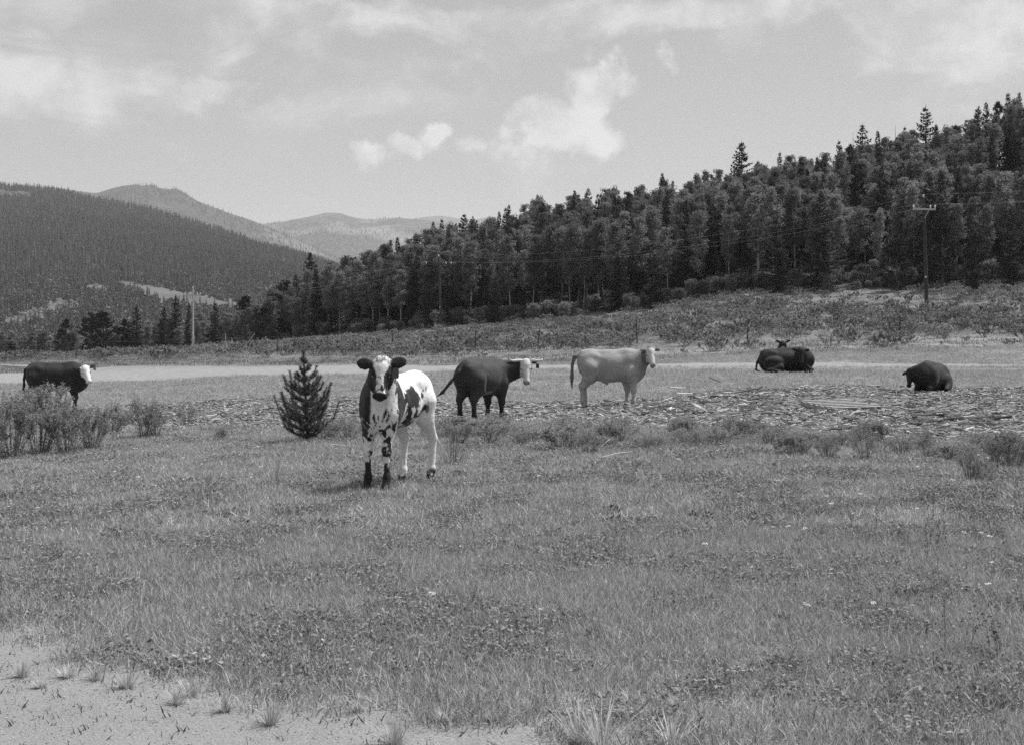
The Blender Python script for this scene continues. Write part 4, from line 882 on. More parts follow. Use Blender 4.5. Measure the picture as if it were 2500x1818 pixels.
# ---- adult cattle
def adult_shape(F_, Hh, tail, heavy=1.0, udder=False, sheath=False, k=1.0):
    def f(S):
        S.ell((0, 0, .94), (.66, .34 * heavy, .345 + .02 * heavy), None, .08); S.ell((.46, 0, .95), (.36, .285 * heavy, .385), None, .08); S.ell((-.50, 0, 1.02), (.33, .285 * heavy, .32), None, .08)
        S.ell((.70, 0, .86), (.17, .17, .25), None, .1); S.cap((.62, 0, .62), (.80, 0, .84), .075, .10, .1); S.cap((-.70, 0, 1.24), (.42, 0, 1.245), .085, .085, .1); S.ell((.42, 0, 1.255), (.22, .085, .085), None, .1)
        for y in (-1, 1): S.cap((-.46, .17 * y * heavy, 1.19), (-.40, .19 * y * heavy, 1.165), .055, .05, .12); S.cap((-.74, .085 * y, 1.14), (-.72, .09 * y, 1.10), .06, .06, .08)
        for x, y in F_:
            s = 1 if y > 0 else -1
            S.ell((.47, .20 * s * heavy, .90), (.17, .11, .28), None, .07); S.cap((.50, .19 * s, .82), (x - .02, y, .60), .155, .108, .07); S.cap((x - .02, y, .62), (x, y, .42), .108, .072, .05); S.ell((x + .015, y, .40), (.072, .068, .08), None, .04)
            S.cap((x, y, .38), (x, y, .16), .049, .045, .03); S.ell((x, y, .145), (.062, .060, .06), None, .03); S.cap((x, y, .13), (x + .04, y, .04), .047, .052, .02)
        for x, y in Hh:
            s = 1 if y > 0 else -1
            S.ell((-.55, .165 * s * heavy, .96), (.235, .135, .28), None, .07); S.cap((-.54, .17 * s, .92), (x + .16, y, .70), .20, .145, .07); S.cap((x + .15, y, .72), (x - .03, y, .50), .14, .082, .06)
            S.ell((x - .07, y, .51), (.045, .04, .06), None, .04); S.cap((x - .035, y, .49), (x - .01, y, .19), .058, .049, .03); S.ell((x - .01, y, .16), (.066, .063, .062), None, .03); S.cap((x - .01, y, .15), (x + .035, y, .04), .049, .053, .02)
        for y in (-1, 1):
            S.carve((-.30, .40 * y * heavy, 1.13), (-.20, .42 * y * heavy, 1.06), .075, .06, .09)      # hollow of the flank
        S.path(tail[0], tail[1], .04)
        if udder: S.ell((-.36, 0, .60), (.15, .12, .11), None, .05); [S.cap((-.36 + dx, dy, .53), (-.36 + dx, dy, .45), .022, .016, .02) for dx in (-.06, .06) for dy in (-.06, .06)]
        if sheath: S.cap((-.12, 0, .60), (-.07, 0, .53), .04, .022, .07)
    return f
def adult(name, lab, cat, loc, yaw, fore, hind, tail, poll, hf, hu, coat, heavy=1.0, scale=1.0, hs=.52, ear=(-.06, -.06), udder=False, sheath=False, h=.021, ears=.85, tagside=None, nose_mat=True):
    """poll, hf, hu in local axes"""
    Rh = head_frame(hf, hu); poll = np.asarray(poll, float)
    P = dict(box=((-1.35, -.95, -.04), (1.45, .95, 1.75)), shape=adult_shape(fore, hind, tail, heavy, udder, sheath), poll=poll, hf=hf, hu=hu, hs=hs, ear=ear, ears=ears,
             neck=[((.52, 0, 1.08), poll + Rh @ np.array([.05, 0, -.15]), .22, .115), ((.66, 0, .90), poll + Rh @ np.array([.14, 0, -.20]), .19, .095), ((.60, 0, 1.0), poll + Rh @ np.array([.1, 0, -.17]), .21, .11)], nk=1.0)
    r, b, V, Fc, c, T, R, hs = build_cattle(name, lab, cat, loc, yaw, P, coat, scale, None, h)
    hooves(r, [(x + .04, y) for x, y in fore + hind], .05, .065)
    if nose_mat: muzzle_pad(r, T, R, hs)
    coat_hair(r, V, Fc, c, 16000, .034, (-.6, 0, -.7), None, 6, .0032)
    if tagside: ear_tag(r, T, R, hs, tagside, .16, .075, .10, -.02, .28)
    return r, V, Fc, c, T, R, hs
def to_local(v, yaw): return w2l(v, yaw)
def white_head(hv, lim=.62, y_lim=.30, back=-.08):
    a, b, c_ = hv.T; n = fbm(hv * 5, 51, 3) - .5
    return sstep(a + n * .15, back, back + .06) * (1 - sstep(np.abs(b) + n * .05, .225, .26)) * (np.linalg.norm(hv - [.42, 0, -.1], axis=1) < .75) * sstep(c_, -.40, -.30)

# horned cow: rump towards us, turning its head back
hy = rad(61); hl = at(1178, 27.0); hl.z = CAMH - (1030 - HY) / F * 27.0
def horned_coat(V, hv):
    x, y, z = V.T; n = fbm(V * 3, 61, 3); base = .036 * (.8 + .4 * n); base = np.where(z < .32, base * .5, base)
    base = base * (1 - .5 * sstep(x + (n - .5) * .2, .5, .75)); w = white_head(hv); ftm = sstep(-z + (n - .5) * .2, -.17, -.12) * 0; bel = (z < .66) & (x < .1) & (x > -.3) & (n > .56); base = np.where(bel, .16, base)
    v = base * (1 - w) + .54 * w; a, b, c_ = hv.T; return np.where((w > .5) & (a > .86), .30, v)
p_w = Vector((.42, -.02, 0))
poll = to_local((.93, .42, 0), hy) + np.array([0, 0, 1.31]); hf = to_local((.03, -.36, -.93), hy); hu = to_local((.05, -.93, .36), hy)
r_, V, Fc, c_, T, R, hs = adult('horned_cow', 'brown horned cow with a white face, rump and swinging tail towards us', 'cow', hl, hy, [(.56, -.15), (.48, .15)], [(-.62, -.17), (-.66, .15)],
    ([(-.78, 0, 1.22), (-.90, .04, 1.08), (-.98, .20, .86), (-1.02, .36, .66), (-1.03, .50, .56)], [.045, .035, .03, .032, .012]), poll, hf, hu, horned_coat, 1.0, .94, .54, (-.0, -.0), True, False, .021, .62, 1)
for y in (-1, 1):
    g = Geo(); pts = [T(.02, .14 * y, -.03), T(.0, .28 * y, -.02), T(.03, .44 * y, .0), T(.03, .58 * y, .03), T(-.01, .68 * y, .05), T(-.09, .735 * y, .06)]
    g.tube(pts[:5], [.034, .033, .029, .022, .014], 10); hn = link('horn', g.mesh('horn', MAT['horn'], True), r_); g = Geo(); g.tube(pts[4:], [.0143, .004], 8); link('horn_tip', g.mesh('horn_tip', MAT['horn_tip'], True), hn)

# pale steer: broadside, looking at us over its shoulder
sy_ = rad(4); sl_ = at(1489, 31.4); sl_.z -= .02
def pale_coat(V, hv):
    x, y, z = V.T; n = fbm(V * 2.6, 71, 4); n2 = fbm(np.stack([x * 9, y * 9, z * 18], 1), 73, 3)
    v = .27 * (.72 + .56 * n) * (.85 + .3 * n2); v = v * np.where(z < .55, 1.25, 1.0); v = v * (1 - .4 * sstep(x + (n - .5) * .25, .60, .85) * sstep(z, .5, .75)); v = np.where(x < -.84, v * .45, v)
    bel = (z < .68) & (x < .0) & (x > -.28); v = np.where(bel, .30, v); w = white_head(hv, back=.02); a, b, c_ = hv.T; hd = np.linalg.norm(hv - [.42, 0, -.1], axis=1) < .5; v = np.where(hd & (w < .5), .10, v); v = v * (1 - w) + .46 * w
    return np.where((w > .5) & (a > .84), .22, v)
poll = np.array([.98, -.24, 1.38]); hf = to_local((.12, -.50, -.86), sy_); hu = to_local((.05, -.86, .50), sy_)
adult('pale_steer', 'pale tan young steer standing broadside on the bare patch, face turned to us', 'steer', sl_, sy_, [(.58, -.13), (.46, .13)], [(-.70, -.14), (-.60, .15)],
      ([(-.78, 0, 1.21), (-.90, 0, 1.17), (-.955, 0, .98), (-.965, 0, .70), (-.965, 0, .45)], [.05, .045, .035, .045, .02]), poll, hf, hu, pale_coat, .84, (.92, .95, 1.0), .50, (-.02, -.06), False, True, .021, .72)

# dark cow with a white face at the left
by_ = rad(-6); bl = at(138, 36.6); bl.z = CAMH - (1006 - HY) / F * 36.6
def black_white(V, hv):
    x, y, z = V.T; n = fbm(V * 3, 81, 3); w = white_head(hv, back=-.05); thr = (x > .62) & (z < .95) & (y < .12) & (z > .6) & (n > .47); v = np.full(len(V), .024) * (.6 + .8 * n); v = np.where(thr & (x < .0), .5, v); return v * (1 - w) + .60 * w
poll = np.array([.90, -.26, 1.25]); hf = to_local((.40, -.42, -.80), by_); hu = to_local((.3, -.75, .55), by_)
adult('white_faced_cow', 'black cow with a white face standing behind the bushes at left', 'cow', bl, by_, [(.58, -.15), (.46, .15)], [(-.68, -.16), (-.60, .16)],
      ([(-.78, 0, 1.21), (-.88, 0, 1.14), (-.92, 0, .90), (-.92, 0, .62), (-.91, 0, .42)], [.045, .04, .03, .04, .02]), poll, hf, hu, black_white, .98, 1.0, .52, (.04, -.02), False, False, .023, .85, 1)

# lying cattle
def lying_shape(S):
    S.ell((0, 0, .40), (.72, .39, .37), None, .1); S.ell((.50, 0, .44), (.34, .31, .38), None, .1); S.ell((-.55, .02, .40), (.33, .36, .36), None, .1); S.cap((-.70, 0, .66), (.40, 0, .76), .10, .10, .12); S.cap((-.46, .16, .66), (-.36, .18, .64), .05, .045, .14); S.cap((-.46, -.16, .66), (-.36, -.18, .64), .05, .045, .14)
    S.ell((-.35, -.36, .28), (.34, .16, .26), None, .08); S.cap((-.15, -.46, .20), (-.52, -.56, .10), .11, .07, .06); S.cap((-.52, -.56, .10), (-.15, -.62, .07), .06, .05, .04)
    S.ell((-.35, .36, .26), (.32, .14, .24), None, .08); S.cap((-.2, .44, .18), (.10, .50, .08), .09, .06, .06)
    for y in (-1, 1): S.ell((.50, .25 * y, .40), (.2, .12, .27), None, .08); S.cap((.58, .24 * y, .26), (.80, .20 * y, .12), .10, .07, .08); S.cap((.80, .20 * y, .12), (.60, .16 * y, .06), .065, .05, .05)
    S.ell((.72, 0, .42), (.16, .15, .24), None, .1); S.path([(-.82, 0, .55), (-.92, -.05, .35), (-.95, -.2, .12), (-.80, -.4, .05)], [.05, .035, .03, .03], .04)
def lying(name, lab, loc, yaw, poll, hf, hu, scale=1.0, hs=.50, ear=(-.04, -.04), tagside=None, ears=.8):
    Rh = head_frame(hf, hu); poll = np.asarray(poll, float)
    coat = lambda V, hv: .014 * (.6 + .9 * fbm(V * 5, 91, 3))
    P = dict(box=((-1.3, -.95, -.06), (1.75, .95, 1.6)), shape=lying_shape, poll=poll, hf=hf, hu=hu, hs=hs, ear=ear, ears=ears, neck=[((.55, 0, .62), poll + Rh @ np.array([.05, 0, -.10]), .21, .14), ((.70, 0, .45), poll + Rh @ np.array([.16, 0, -.17]), .19, .11)])
    r, b, V, Fc, c, T, R, hs = build_cattle(name, lab, 'cow', loc, yaw, P, coat, scale, None, .023); muzzle_pad(r, T, R, hs); coat_hair(r, V, Fc, c, 14000, .034, (-.6, 0, -.7), None, 6, .0032)
    if tagside: ear_tag(r, T, R, hs, tagside, .16, .07, .09, -.02, .28)
y1 = rad(-14); p1 = at(1919, 43.8)
lying('resting_cow', 'black cow lying down facing us, front one of the resting pair', p1, y1, tuple(to_local((.38, -.52, 0), y1) + np.array([0, 0, .80])), to_local((-.05, -.30, -.95), y1), to_local((0, -.95, .30), y1), 1.0, .50, (.0, .0))
y2 = rad(80); p2 = at(1911, 46.8); p2.z = CAMH - (901 - HY) / F * 46.8
lying('resting_cow', 'black cow lying behind the other of the resting pair, only its back and ears showing', p2, y2, (.45, .0, 1.06), to_local((.0, .85, -.50), y2), to_local((0, .50, .85), y2), .90, .50, (.33, .33))
y3 = rad(-128); p3 = at(2276, 34.7)
lying('resting_cow', 'black cow lying alone at right with its head tucked low', p3, y3, (.80, -.40, .62), to_local((-.20, -.30, -.90), y3), to_local((-.3, -.85, .35), y3), (.80, .80, .93), .50, (-.30, -.30), None, .62)
# ------------------------------------------------------------------ pallet
def pallet():
    px0, d0 = 2048, 26.6; p = at(px0, d0); e = empty('wooden_pallet', (p.x + .1, p.y + .3, p.z + .02), rad(22), 1, 'flat weathered wooden pallet lying on the wood scraps at right', 'pallet')
    e.rotation_euler = (rad(4.6), rad(-1.0), rad(18)); W_, L_ = .54, .62
    for x in (-W_ + .02, 0, W_ - .02):
        g = Geo(); g.box((x, 0, .065), (.02, L_, .045)); g2 = link('stringer', g.mesh('stringer', MAT['pallet']), e)
    n = 6
    for i in range(n):
        y = -L_ + .05 + i * (2 * L_ - .1) / (n - 1); g = Geo(); g.box((random.uniform(-.01, .01), y, .121), (W_, .041, .0095)); link('deck_board', g.mesh('deck_board', MAT['pallet']), e)
    for y in (-L_ + .06, 0, L_ - .06): g = Geo(); g.box((0, y, .010), (W_, .047, .009)); link('bottom_board', g.mesh('bottom_board', MAT['pallet']), e)
pallet()

# ------------------------------------------------------------------ bark slabs and off-cuts
def slab_geo(g, c, L_, w, th, yaw, pitch, roll, tone, r):
    Rm = np.array(Matrix.Rotation(yaw, 3, 'Z') @ Matrix.Rotation(pitch, 3, 'Y') @ Matrix.Rotation(roll, 3, 'X'))
    xs_ = np.array([-1, -.35, .3, 1]) * L_; k = r.uniform(.5, 1, (4, 2)); k[0] *= .6; k[3] *= .6; cv = r.normal(0, .03 * L_, 4); V = []
    for i in range(4): V += [(xs_[i], -w * k[i, 0], cv[i]), (xs_[i], w * k[i, 1], cv[i] + r.normal(0, .004)), (xs_[i], w * k[i, 1] * .8, cv[i] + th), (xs_[i], -w * k[i, 0] * .8, cv[i] + th)]
    q = [(4 * i + j, 4 * i + (j + 1) % 4, 4 * (i + 1) + (j + 1) % 4, 4 * (i + 1) + j) for i in range(3) for j in range(4)] + [(0, 3, 2, 1), (12, 13, 14, 15)]
    g.add(np.array(V) @ Rm.T + c, q, None, tone)
r5 = np.random.default_rng(5)
def deb_pts(n):
    u = r5.uniform(150, 2600, n * 6); d = np.sqrt(r5.uniform(17 ** 2, 41 ** 2, n * 6)); x = (u - CX) / F * d; w = debris(x, d); k = r5.uniform(size=len(u)) < w; return x[k][:n], d[k][:n]
x_, y_ = deb_pts(22000); g = Geo(); z_ = tz(x_, y_)
patchy = fbm(np.stack([x_ * .5, y_ * .9, 0 * x_], 1), 95, 3)
for i in range(len(x_)):
    if patchy[i] < .36 and r5.uniform() < .7: continue
    bark_ = r5.uniform() < .22; L_ = r5.gamma(2.0, .026) + .018
    slab_geo(g, (x_[i], y_[i], z_[i] + r5.uniform(0, .05)), L_, r5.uniform(.006, .024), r5.uniform(.005, .02), r5.normal(0, .75) if r5.uniform() < .75 else r5.uniform(0, 3.14), r5.normal(0, .13), r5.normal(0, .3), r5.uniform(.0, .18) if bark_ else np.clip(r5.normal(.58, .22), .05, 1), r5)
x2, y2 = deb_pts(16000); z2 = tz(x2, y2)
for i in range(len(x2)): a = r5.uniform(0, 6.28); b = r5.normal(0, .35); Rm_ = np.array(Matrix.Rotation(a, 3, 'Z') @ Matrix.Rotation(b, 3, 'X')); g.box((x2[i], y2[i], z2[i] + r5.uniform(.0, .05)), (r5.uniform(.01, .04), r5.uniform(.005, .014), .004), Rm_, r5.uniform(.25, 1))
link('wood_chips', g.mesh('wood_chips', MAT['scrap']), None, 'stuff')
pile = [(1720, 26.5, 110, .22), (1800, 27.0, 90, .16), (1660, 27.5, 60, .12), (2300, 21.5, 120, .06), (2420, 20.5, 90, .05), (2180, 22.5, 60, .05)]
def big_slab(px, d, dz, L_, w, tone, yaw, pitch):
    p = at(px, d); g = Geo(); slab_geo(g, (0, 0, 0), L_, w, r5.uniform(.012, .03), 0, 0, 0, tone, r5)
    o = link('off_cut', g.mesh('off_cut', MAT['scrap'])); o.location = (p.x, p.y, p.z + dz); o.rotation_euler = (r5.normal(0, .2), pitch, yaw)
    return o
npl = 0
for px, d, n, hgt in pile:
    for i in range(n // 3):
        o = big_slab(px + r5.normal(0, 65), d + r5.normal(0, .8), abs(r5.normal(0, hgt)) + .03, r5.uniform(.06, .18), r5.uniform(.012, .04), np.clip(r5.normal(.62 if px < 2000 else .36, .25), .02, 1), r5.normal(0, .8), r5.normal(0, .18))
        if px < 2000: tag(o, 'pale split off-cut in the low heap between the pale steer and the pallet', 'wood scrap', 'off-cuts heaped left of the pallet')
        else: tag(o, 'flat bark slab lying on the bare ground in front of the lone resting cow', 'wood scrap', 'bark slabs in front of the lone resting cow')
for i in range(80):
    px = r5.uniform(300, 1600); d = r5.uniform(25, 35)
    if debris(np.array([(px - CX) / F * d]), np.array([d]))[0] < .5: continue
    tag(big_slab(px, d, .03, r5.uniform(.08, .22), r5.uniform(.012, .03), np.clip(r5.normal(.5, .3), .05, 1), r5.normal(0, .5), r5.normal(0, .05)), 'long thin slab among the wood scraps behind the calf and the small pine', 'wood scrap', 'slabs strewn behind the calf')
o = big_slab(1703, 25.4, .16, .20, .13, .95, .35, .42); tag(o, 'broad pale wedge-shaped board leaning on the heap of off-cuts', 'board')
o = big_slab(2155, 26.6, .05, .18, .10, .9, .1, .1); tag(o, 'pale flat stone-like board at the right corner of the pallet', 'board')
o = big_slab(1015 - 160, 36.5, .08, .45, .05, .75, .1, .03); tag(o, 'bent pale log lying behind the head of the calf', 'log')
o = big_slab(45, 76, .3, 1.0, .16, .7, .1, .03); tag(o, 'bleached log on the ground behind the white-faced cow', 'log')
o = big_slab(605, 100, .9, .9, .06, .9, 2.6, .75); tag(o, 'pale broken pole leaning in the brush beside the track', 'log')

# ------------------------------------------------------------------ young pine in the meadow
def young_pine():
    p = hit(752, 1078, 14); s = F / p.y; H = (1078 - 850) / s; e = empty('young_pine', p, .6, 1, 'small bristly young pine standing alone left of the spotted calf', 'tree'); r = np.random.default_rng(9)
    g = Geo(); lean = np.array([-.055 * H * 1.0, 0, 0]); ax = lambda t: np.array([0, 0, t * H * .95]) + lean * t
    g.tube([ax(t) for t in np.linspace(0, 1, 8)], np.linspace(.028, .007, 8), 8); link('trunk', g.mesh('trunk', MAT['bark']), e)
    def bottle(path, rad_, n, g):
        P = np.asarray(path, float); t = r.uniform(0, 1, n); seg = np.minimum((t * (len(P) - 1)).astype(int), len(P) - 2); f = (t * (len(P) - 1) - seg)[:, None]; c = P[seg] * (1 - f) + P[seg + 1] * f; a = P[seg + 1] - P[seg]; a /= np.linalg.norm(a, axis=1)[:, None]
        d = perp(a, r) * .8 + a * r.uniform(.35, .9, n)[:, None]; d /= np.linalg.norm(d, axis=1)[:, None]; l = rad_ * r.uniform(.7, 1.2, n)[:, None]
        w = np.cross(d, unit(n, r)); w /= np.linalg.norm(w, axis=1)[:, None]; g.add(np.stack([c - w * .0026, c + w * .0026, c + d * l], 1).reshape(-1, 3), None, np.arange(n * 3).reshape(-1, 3), np.repeat(np.clip(r.normal(.45, .25, n), 0, 1), 3))
    whorls = [(.06, .27, 9), (.13, .30, 9), (.21, .30, 9), (.29, .295, 9), (.37, .28, 9), (.45, .25, 8), (.53, .23, 8), (.61, .18, 7), (.70, .12, 6), (.79, .075, 5), (.88, .05, 4)]
    for t, l, n in whorls:
        n = max(4, n - 1)
        for k in range(n):
            a = 6.283 * (k + r.uniform(-.45, .45)) / n; L_ = l * H * r.uniform(.55, 1.25); b = ax(t + r.uniform(-.03, .03)); o_ = np.array([math.cos(a), math.sin(a), 0])
            up_ = r.uniform(.55, 1.15); path = [b, b + o_ * L_ * .45 + [0, 0, L_ * .10], b + o_ * L_ * .8 + [0, 0, L_ * up_ * .45], b + o_ * L_ * .98 + [0, 0, L_ * up_]]; g = Geo(); g.tube(path, [.009, .008, .006, .004], 5)
            bottle(path, .047, int(480 * L_ / .4) + 90, g)
            for q in range(2):
                f = r.uniform(.3, .8); c = np.array(path[1]) * (1 - f) + np.array(path[2]) * f; sd = np.array([-o_[1], o_[0], 0]) * (1 if q % 2 else -1); c2 = c + (sd * .6 + o_ * .55 + [0, 0, .5]) * L_ * r.uniform(.22, .4); g.tube([c, c2], [.005, .003], 4); bottle([c, (c + c2) / 2, c2], .038, 70, g)
            link('branch', g.mesh('branch', MAT['young_pine']), e)
    g = Geo(); bottle([ax(t) for t in np.linspace(.55, 1.03, 6)], .055, 700, g)
    for k in range(4): a = k * 1.6; bottle([ax(.97), ax(.97) + [math.cos(a) * .05, math.sin(a) * .05, .10]], .03, 60, g)
    link('leader', g.mesh('leader', MAT['young_pine']), e)
young_pine()

# ------------------------------------------------------------------ shrubs
def shrub_meshes(seed, H=1.0, R=.6, nst=26, leaves=2600, ls=.016, leaf_mat='shrub', bare=.15, upright=.6):
    r = np.random.default_rng(seed); g = Geo(); tips = []
    for i in range(nst):
        a = r.uniform(0, 6.283); rr = R * math.sqrt(r.uniform(0, 1)); h = H * r.uniform(.55, 1.0) * (1 - .35 * (rr / R) ** 2); b = np.array([math.cos(a) * rr * .25, math.sin(a) * rr * .25, 0]); e = np.array([math.cos(a) * rr, math.sin(a) * rr, h]); m_ = b * (1 - .5) + e * .5 + [0, 0, h * .08] - np.array([math.cos(a), math.sin(a), 0]) * rr * .12 * upright
        g.tube([b, m_, e], [.006, .004, .0015], 4, r.uniform(.1, .8), cap=False); tips.append((b, m_, e))
        for q in range(4):
            f = r.uniform(.35, .9); c = (m_ * (1 - f) + e * f) if f > .3 else m_; d = unit(1, r)[0] * .16 * H + [0, 0, .12 * H]; g.tube([c, c + d], [.004, .0015], 3, r.uniform(.1, .7), cap=False); tips.append((c, c + d * .5, c + d))
    n = leaves; k = r.integers(0, len(tips), n); t = np.clip(r.beta(1.05, 1.0, n), bare, 1)[:, None]; A_ = np.array([x[0] for x in tips])[k]; M_ = np.array([x[1] for x in tips])[k]; E_ = np.array([x[2] for x in tips])[k]
    c = (1 - t) ** 2 * A_ + 2 * t * (1 - t) * M_ + t * t * E_ + r.normal(0, .022 * H, (n, 3)); d = unit(n, r); d[:, 2] = np.abs(d[:, 2]) * .8 + .1; d /= np.linalg.norm(d, axis=1)[:, None]; s = ls * r.uniform(.6, 1.3, n)[:, None]
    lf = Geo(); lf.leaves(c, d * s * 1.3, perp(d, r) * s * .6, np.clip(r.normal(.5, .22, n), 0, 1)); return g.mesh('stems', MAT['twig']), lf.mesh('foliage', MAT[leaf_mat])
SHRUB = [shrub_meshes(500 + i, 1.0, .60, 30, 10500, .014, 'shrub', .0) for i in range(4)]
OPENS = [shrub_meshes(520 + i, 1.0, .50, 26, 4200, .012, 'shrub', .03, .9) for i in range(3)]
DARKS = [shrub_meshes(540 + i, 1.0, .48, 36, 5200, .012, 'herb', .0, .8) for i in range(2)]
def shrub(kind, px, base, top, lab, wide=1.0, var=0, name='shrub', dmin=11, group=None, cat='shrub'):
    p = hit(px, base, dmin); H = (base - top) * p.y / F; e = empty(name, (p.x, p.y, p.z - .02), RNG.uniform(0, 6.28), (H * wide, H * wide, H), lab, cat, group); st, fo = kind[var % len(kind)]; link('stems', st, e); link('foliage', fo, e); return e
for a in [
 (SHRUB, 30, 1125, 960, 'leafy shrub cut by the left edge of the view', .74, 0), (SHRUB, 95, 1110, 945, 'leafy shrub second from the left edge below the white-faced cow', .74, 1), (SHRUB, 165, 1112, 970, 'leafy shrub right below the front legs of the white-faced cow', .74, 2),
 (SHRUB, 225, 1100, 972, 'leafy shrub at the right end of the left shrub clump, dark at its foot', .74, 3), (SHRUB, 110, 1040, 935, 'leafy shrub at the back of the left clump under the rump of the white-faced cow', 1.3, 0), (SHRUB, 270, 1060, 975, 'low leafy shrub behind the right end of the left clump', 1.1, 1),
 (SHRUB, 8, 1050, 960, 'leafy shrub behind the one cut by the left edge', 1.2, 2),
 (DARKS, 352, 1072, 958, 'dark twiggy shrub with upright stems standing by itself right of the left clump', .95, 0), (DARKS, 378, 1070, 985, 'thin twiggy shrub leaning on the right of the dark upright one', .8, 1), (OPENS, 455, 1040, 972, 'airy twiggy shrub in front of the pale wood scraps', .95, 2),
 (DARKS, 540, 1080, 1035, 'tiny dark shrub between the airy shrub and the young pine', .9, 0), (DARKS, 800, 1075, 1010, 'low dark shrub at the right foot of the young pine', 1.3, 1), (OPENS, 850, 1080, 1000, 'low twiggy shrub between the young pine and the calf', 1.3, 1),
 (OPENS, 1190, 1085, 1010, 'low shrub under the belly side of the horned cow', 1.7, 0), (OPENS, 1290, 1085, 1020, 'low shrub right of the horned cow', 1.6, 1), (SHRUB, 1380, 1100, 1022, 'wide low leafy shrub below the hind legs of the pale steer', 1.4, 2), (DARKS, 1480, 1085, 1020, 'dark leafy clump in front of the pale steer', 1.1, 1), (OPENS, 1440, 1110, 1040, 'low shrub in front of the dark leafy clump', 1.3, 2),
 (OPENS, 1700, 1095, 1040, 'low twiggy shrub left of the gap before the right brush', 1.3, 0), (OPENS, 1740, 1090, 1045, 'small twiggy shrub in front of the heap of off-cuts', 1.2, 1), (SHRUB, 1935, 1115, 1040, 'leafy shrub below the left corner of the pallet', 1.1, 3), (OPENS, 2020, 1125, 1050, 'leafy shrub below the right corner of the pallet', 1.1, 1), (OPENS, 2110, 1130, 1030, 'tall twiggy shrub right of the pallet with bare upright stems', .8, 2), (OPENS, 2270, 1120, 1045, 'twiggy shrub on the bark slabs below the lone resting cow', 1.0, 0),
 (OPENS, 2370, 1180, 1065, 'thin upright shrub on the near edge of the bark slabs', .7, 1), (OPENS, 2400, 1180, 1110, 'small shrub at the foot of the thin upright one', 1.0, 2), (SHRUB, 2470, 1145, 1040, 'leafy shrub at the right edge of the view', .9, 0), (DARKS, 2430, 1135, 1060, 'dark shrub beside the one at the right edge', .9, 0)]:
    shrub(*a)
rs_ = np.random.default_rng(77)
for k in range(36):
    px = 1040 + k * 41 + rs_.uniform(-24, 24); base = np.interp(px, [1040, 1500, 1700, 2100, 2500], [1075, 1085, 1080, 1100, 1130]) + rs_.uniform(-22, 20); kd = (OPENS, OPENS, DARKS, SHRUB)[k % 4]
    shrub(kd, px, base, base - rs_.uniform(36, 74), 'low scrubby shrub in the band of brush between the near grass and the wood scraps', rs_.uniform(1.1, 1.9), k, 'shrub', 11, 'low shrubs along the front of the wood scraps')
def twig_clump(px, base, top, lab, n=60, spread=.5, tone=(.2, .9), mat='dry_grass', cat='plant', name='tall_grass_clump'):
    p = hit(px, base, 3.6); H = (base - top) * p.y / F; r = np.random.default_rng(px); g = Geo(); a = r.uniform(0, 6.28, n); s = r.uniform(0, spread, n); P = np.stack([np.cos(a) * .05, np.sin(a) * .05, 0 * a], 1) * H * r.uniform(0, 2.5, n)[:, None]; h = H * r.uniform(.45, 1.05, n)
    D_ = np.stack([np.cos(a) * s * h, np.sin(a) * s * h, h], 1); B_ = np.stack([np.cos(a) * s, np.sin(a) * s, -s * .5], 1) * H * .35; W_ = np.stack([-np.sin(a), np.cos(a), 0 * a], 1) * max(.0018, .0011 * p.y / 4); g.blades(P, D_, W_, r.uniform(*tone, n), B_)
    tag(link(name, g.mesh(name, MAT[mat])), lab, cat).location = (p.x, p.y, p.z - .01)
twig_clump(1105, 1140, 1010, 'clump of tall arching dark stalks right of the hind hooves of the calf', 70, .7, (0, .8), 'herb')
twig_clump(672, 1185, 1085, 'tuft of tall dry stalks in front of the young pine', 55, .55, (0, .8))
twig_clump(648, 1160, 1100, 'lesser tuft of stalks behind the tall dry tuft in front of the pine', 40, .7, (0, .6))
for i, (px, base, top) in enumerate([(55, 1652, 1600), (165, 1655, 1605), (310, 1682, 1622), (465, 1700, 1632), (430, 1722, 1665), (548, 1738, 1680), (660, 1770, 1690), (870, 1738, 1700), (1085, 1765, 1720), (1200, 1762, 1715), (965, 1820, 1735), (1470, 1830, 1690), (1415, 1815, 1700), (1640, 1825, 1720), (100, 1680, 1645), (230, 1660, 1615)]):
    twig_clump(px, base, top, ['wispy tuft of grass rooted in the bare gravel at the lower left', 'wispy tuft of grass on the thin edge of the gravel along the bottom'][px > 700], 75, .8, (.15, .9)); o = COL.objects[-1]; o['group'] = ['grass tufts in the gravel at lower left', 'grass tufts along the bottom edge'][px > 700]; o.name = 'grass_tuft'
# broken straw and stalks in the meadow
for px0, py0, px1, py1, lab in [(1470, 1128, 1548, 1112, 'long pale straw lying on the grass below the pale steer'), (1462, 1108, 1492, 1080, 'pale straw tilted up beside the dark leafy clump'), (1500, 1088, 1545, 1093, 'short pale straw lying right of the dark leafy clump'), (808, 1094, 870, 1100, 'pale dead stalk on the grass left of the hooves of the calf'), (872, 1058, 895, 1105, 'pale stalk slanting beside the fore leg of the calf')]:
    a = hit(px0, py0, 11); b = a + Vector(((px1 - px0) * a.y / F, .15, (py0 - py1) * a.y / F + .03)); a.z += .05; g = Geo(); g.tube([a, (a + b) / 2 + Vector((0, 0, .012)), b], [.006, .005, .003], 4, .9); tag(link('straw', g.mesh('straw', MAT['dry_grass'])), lab, 'straw')

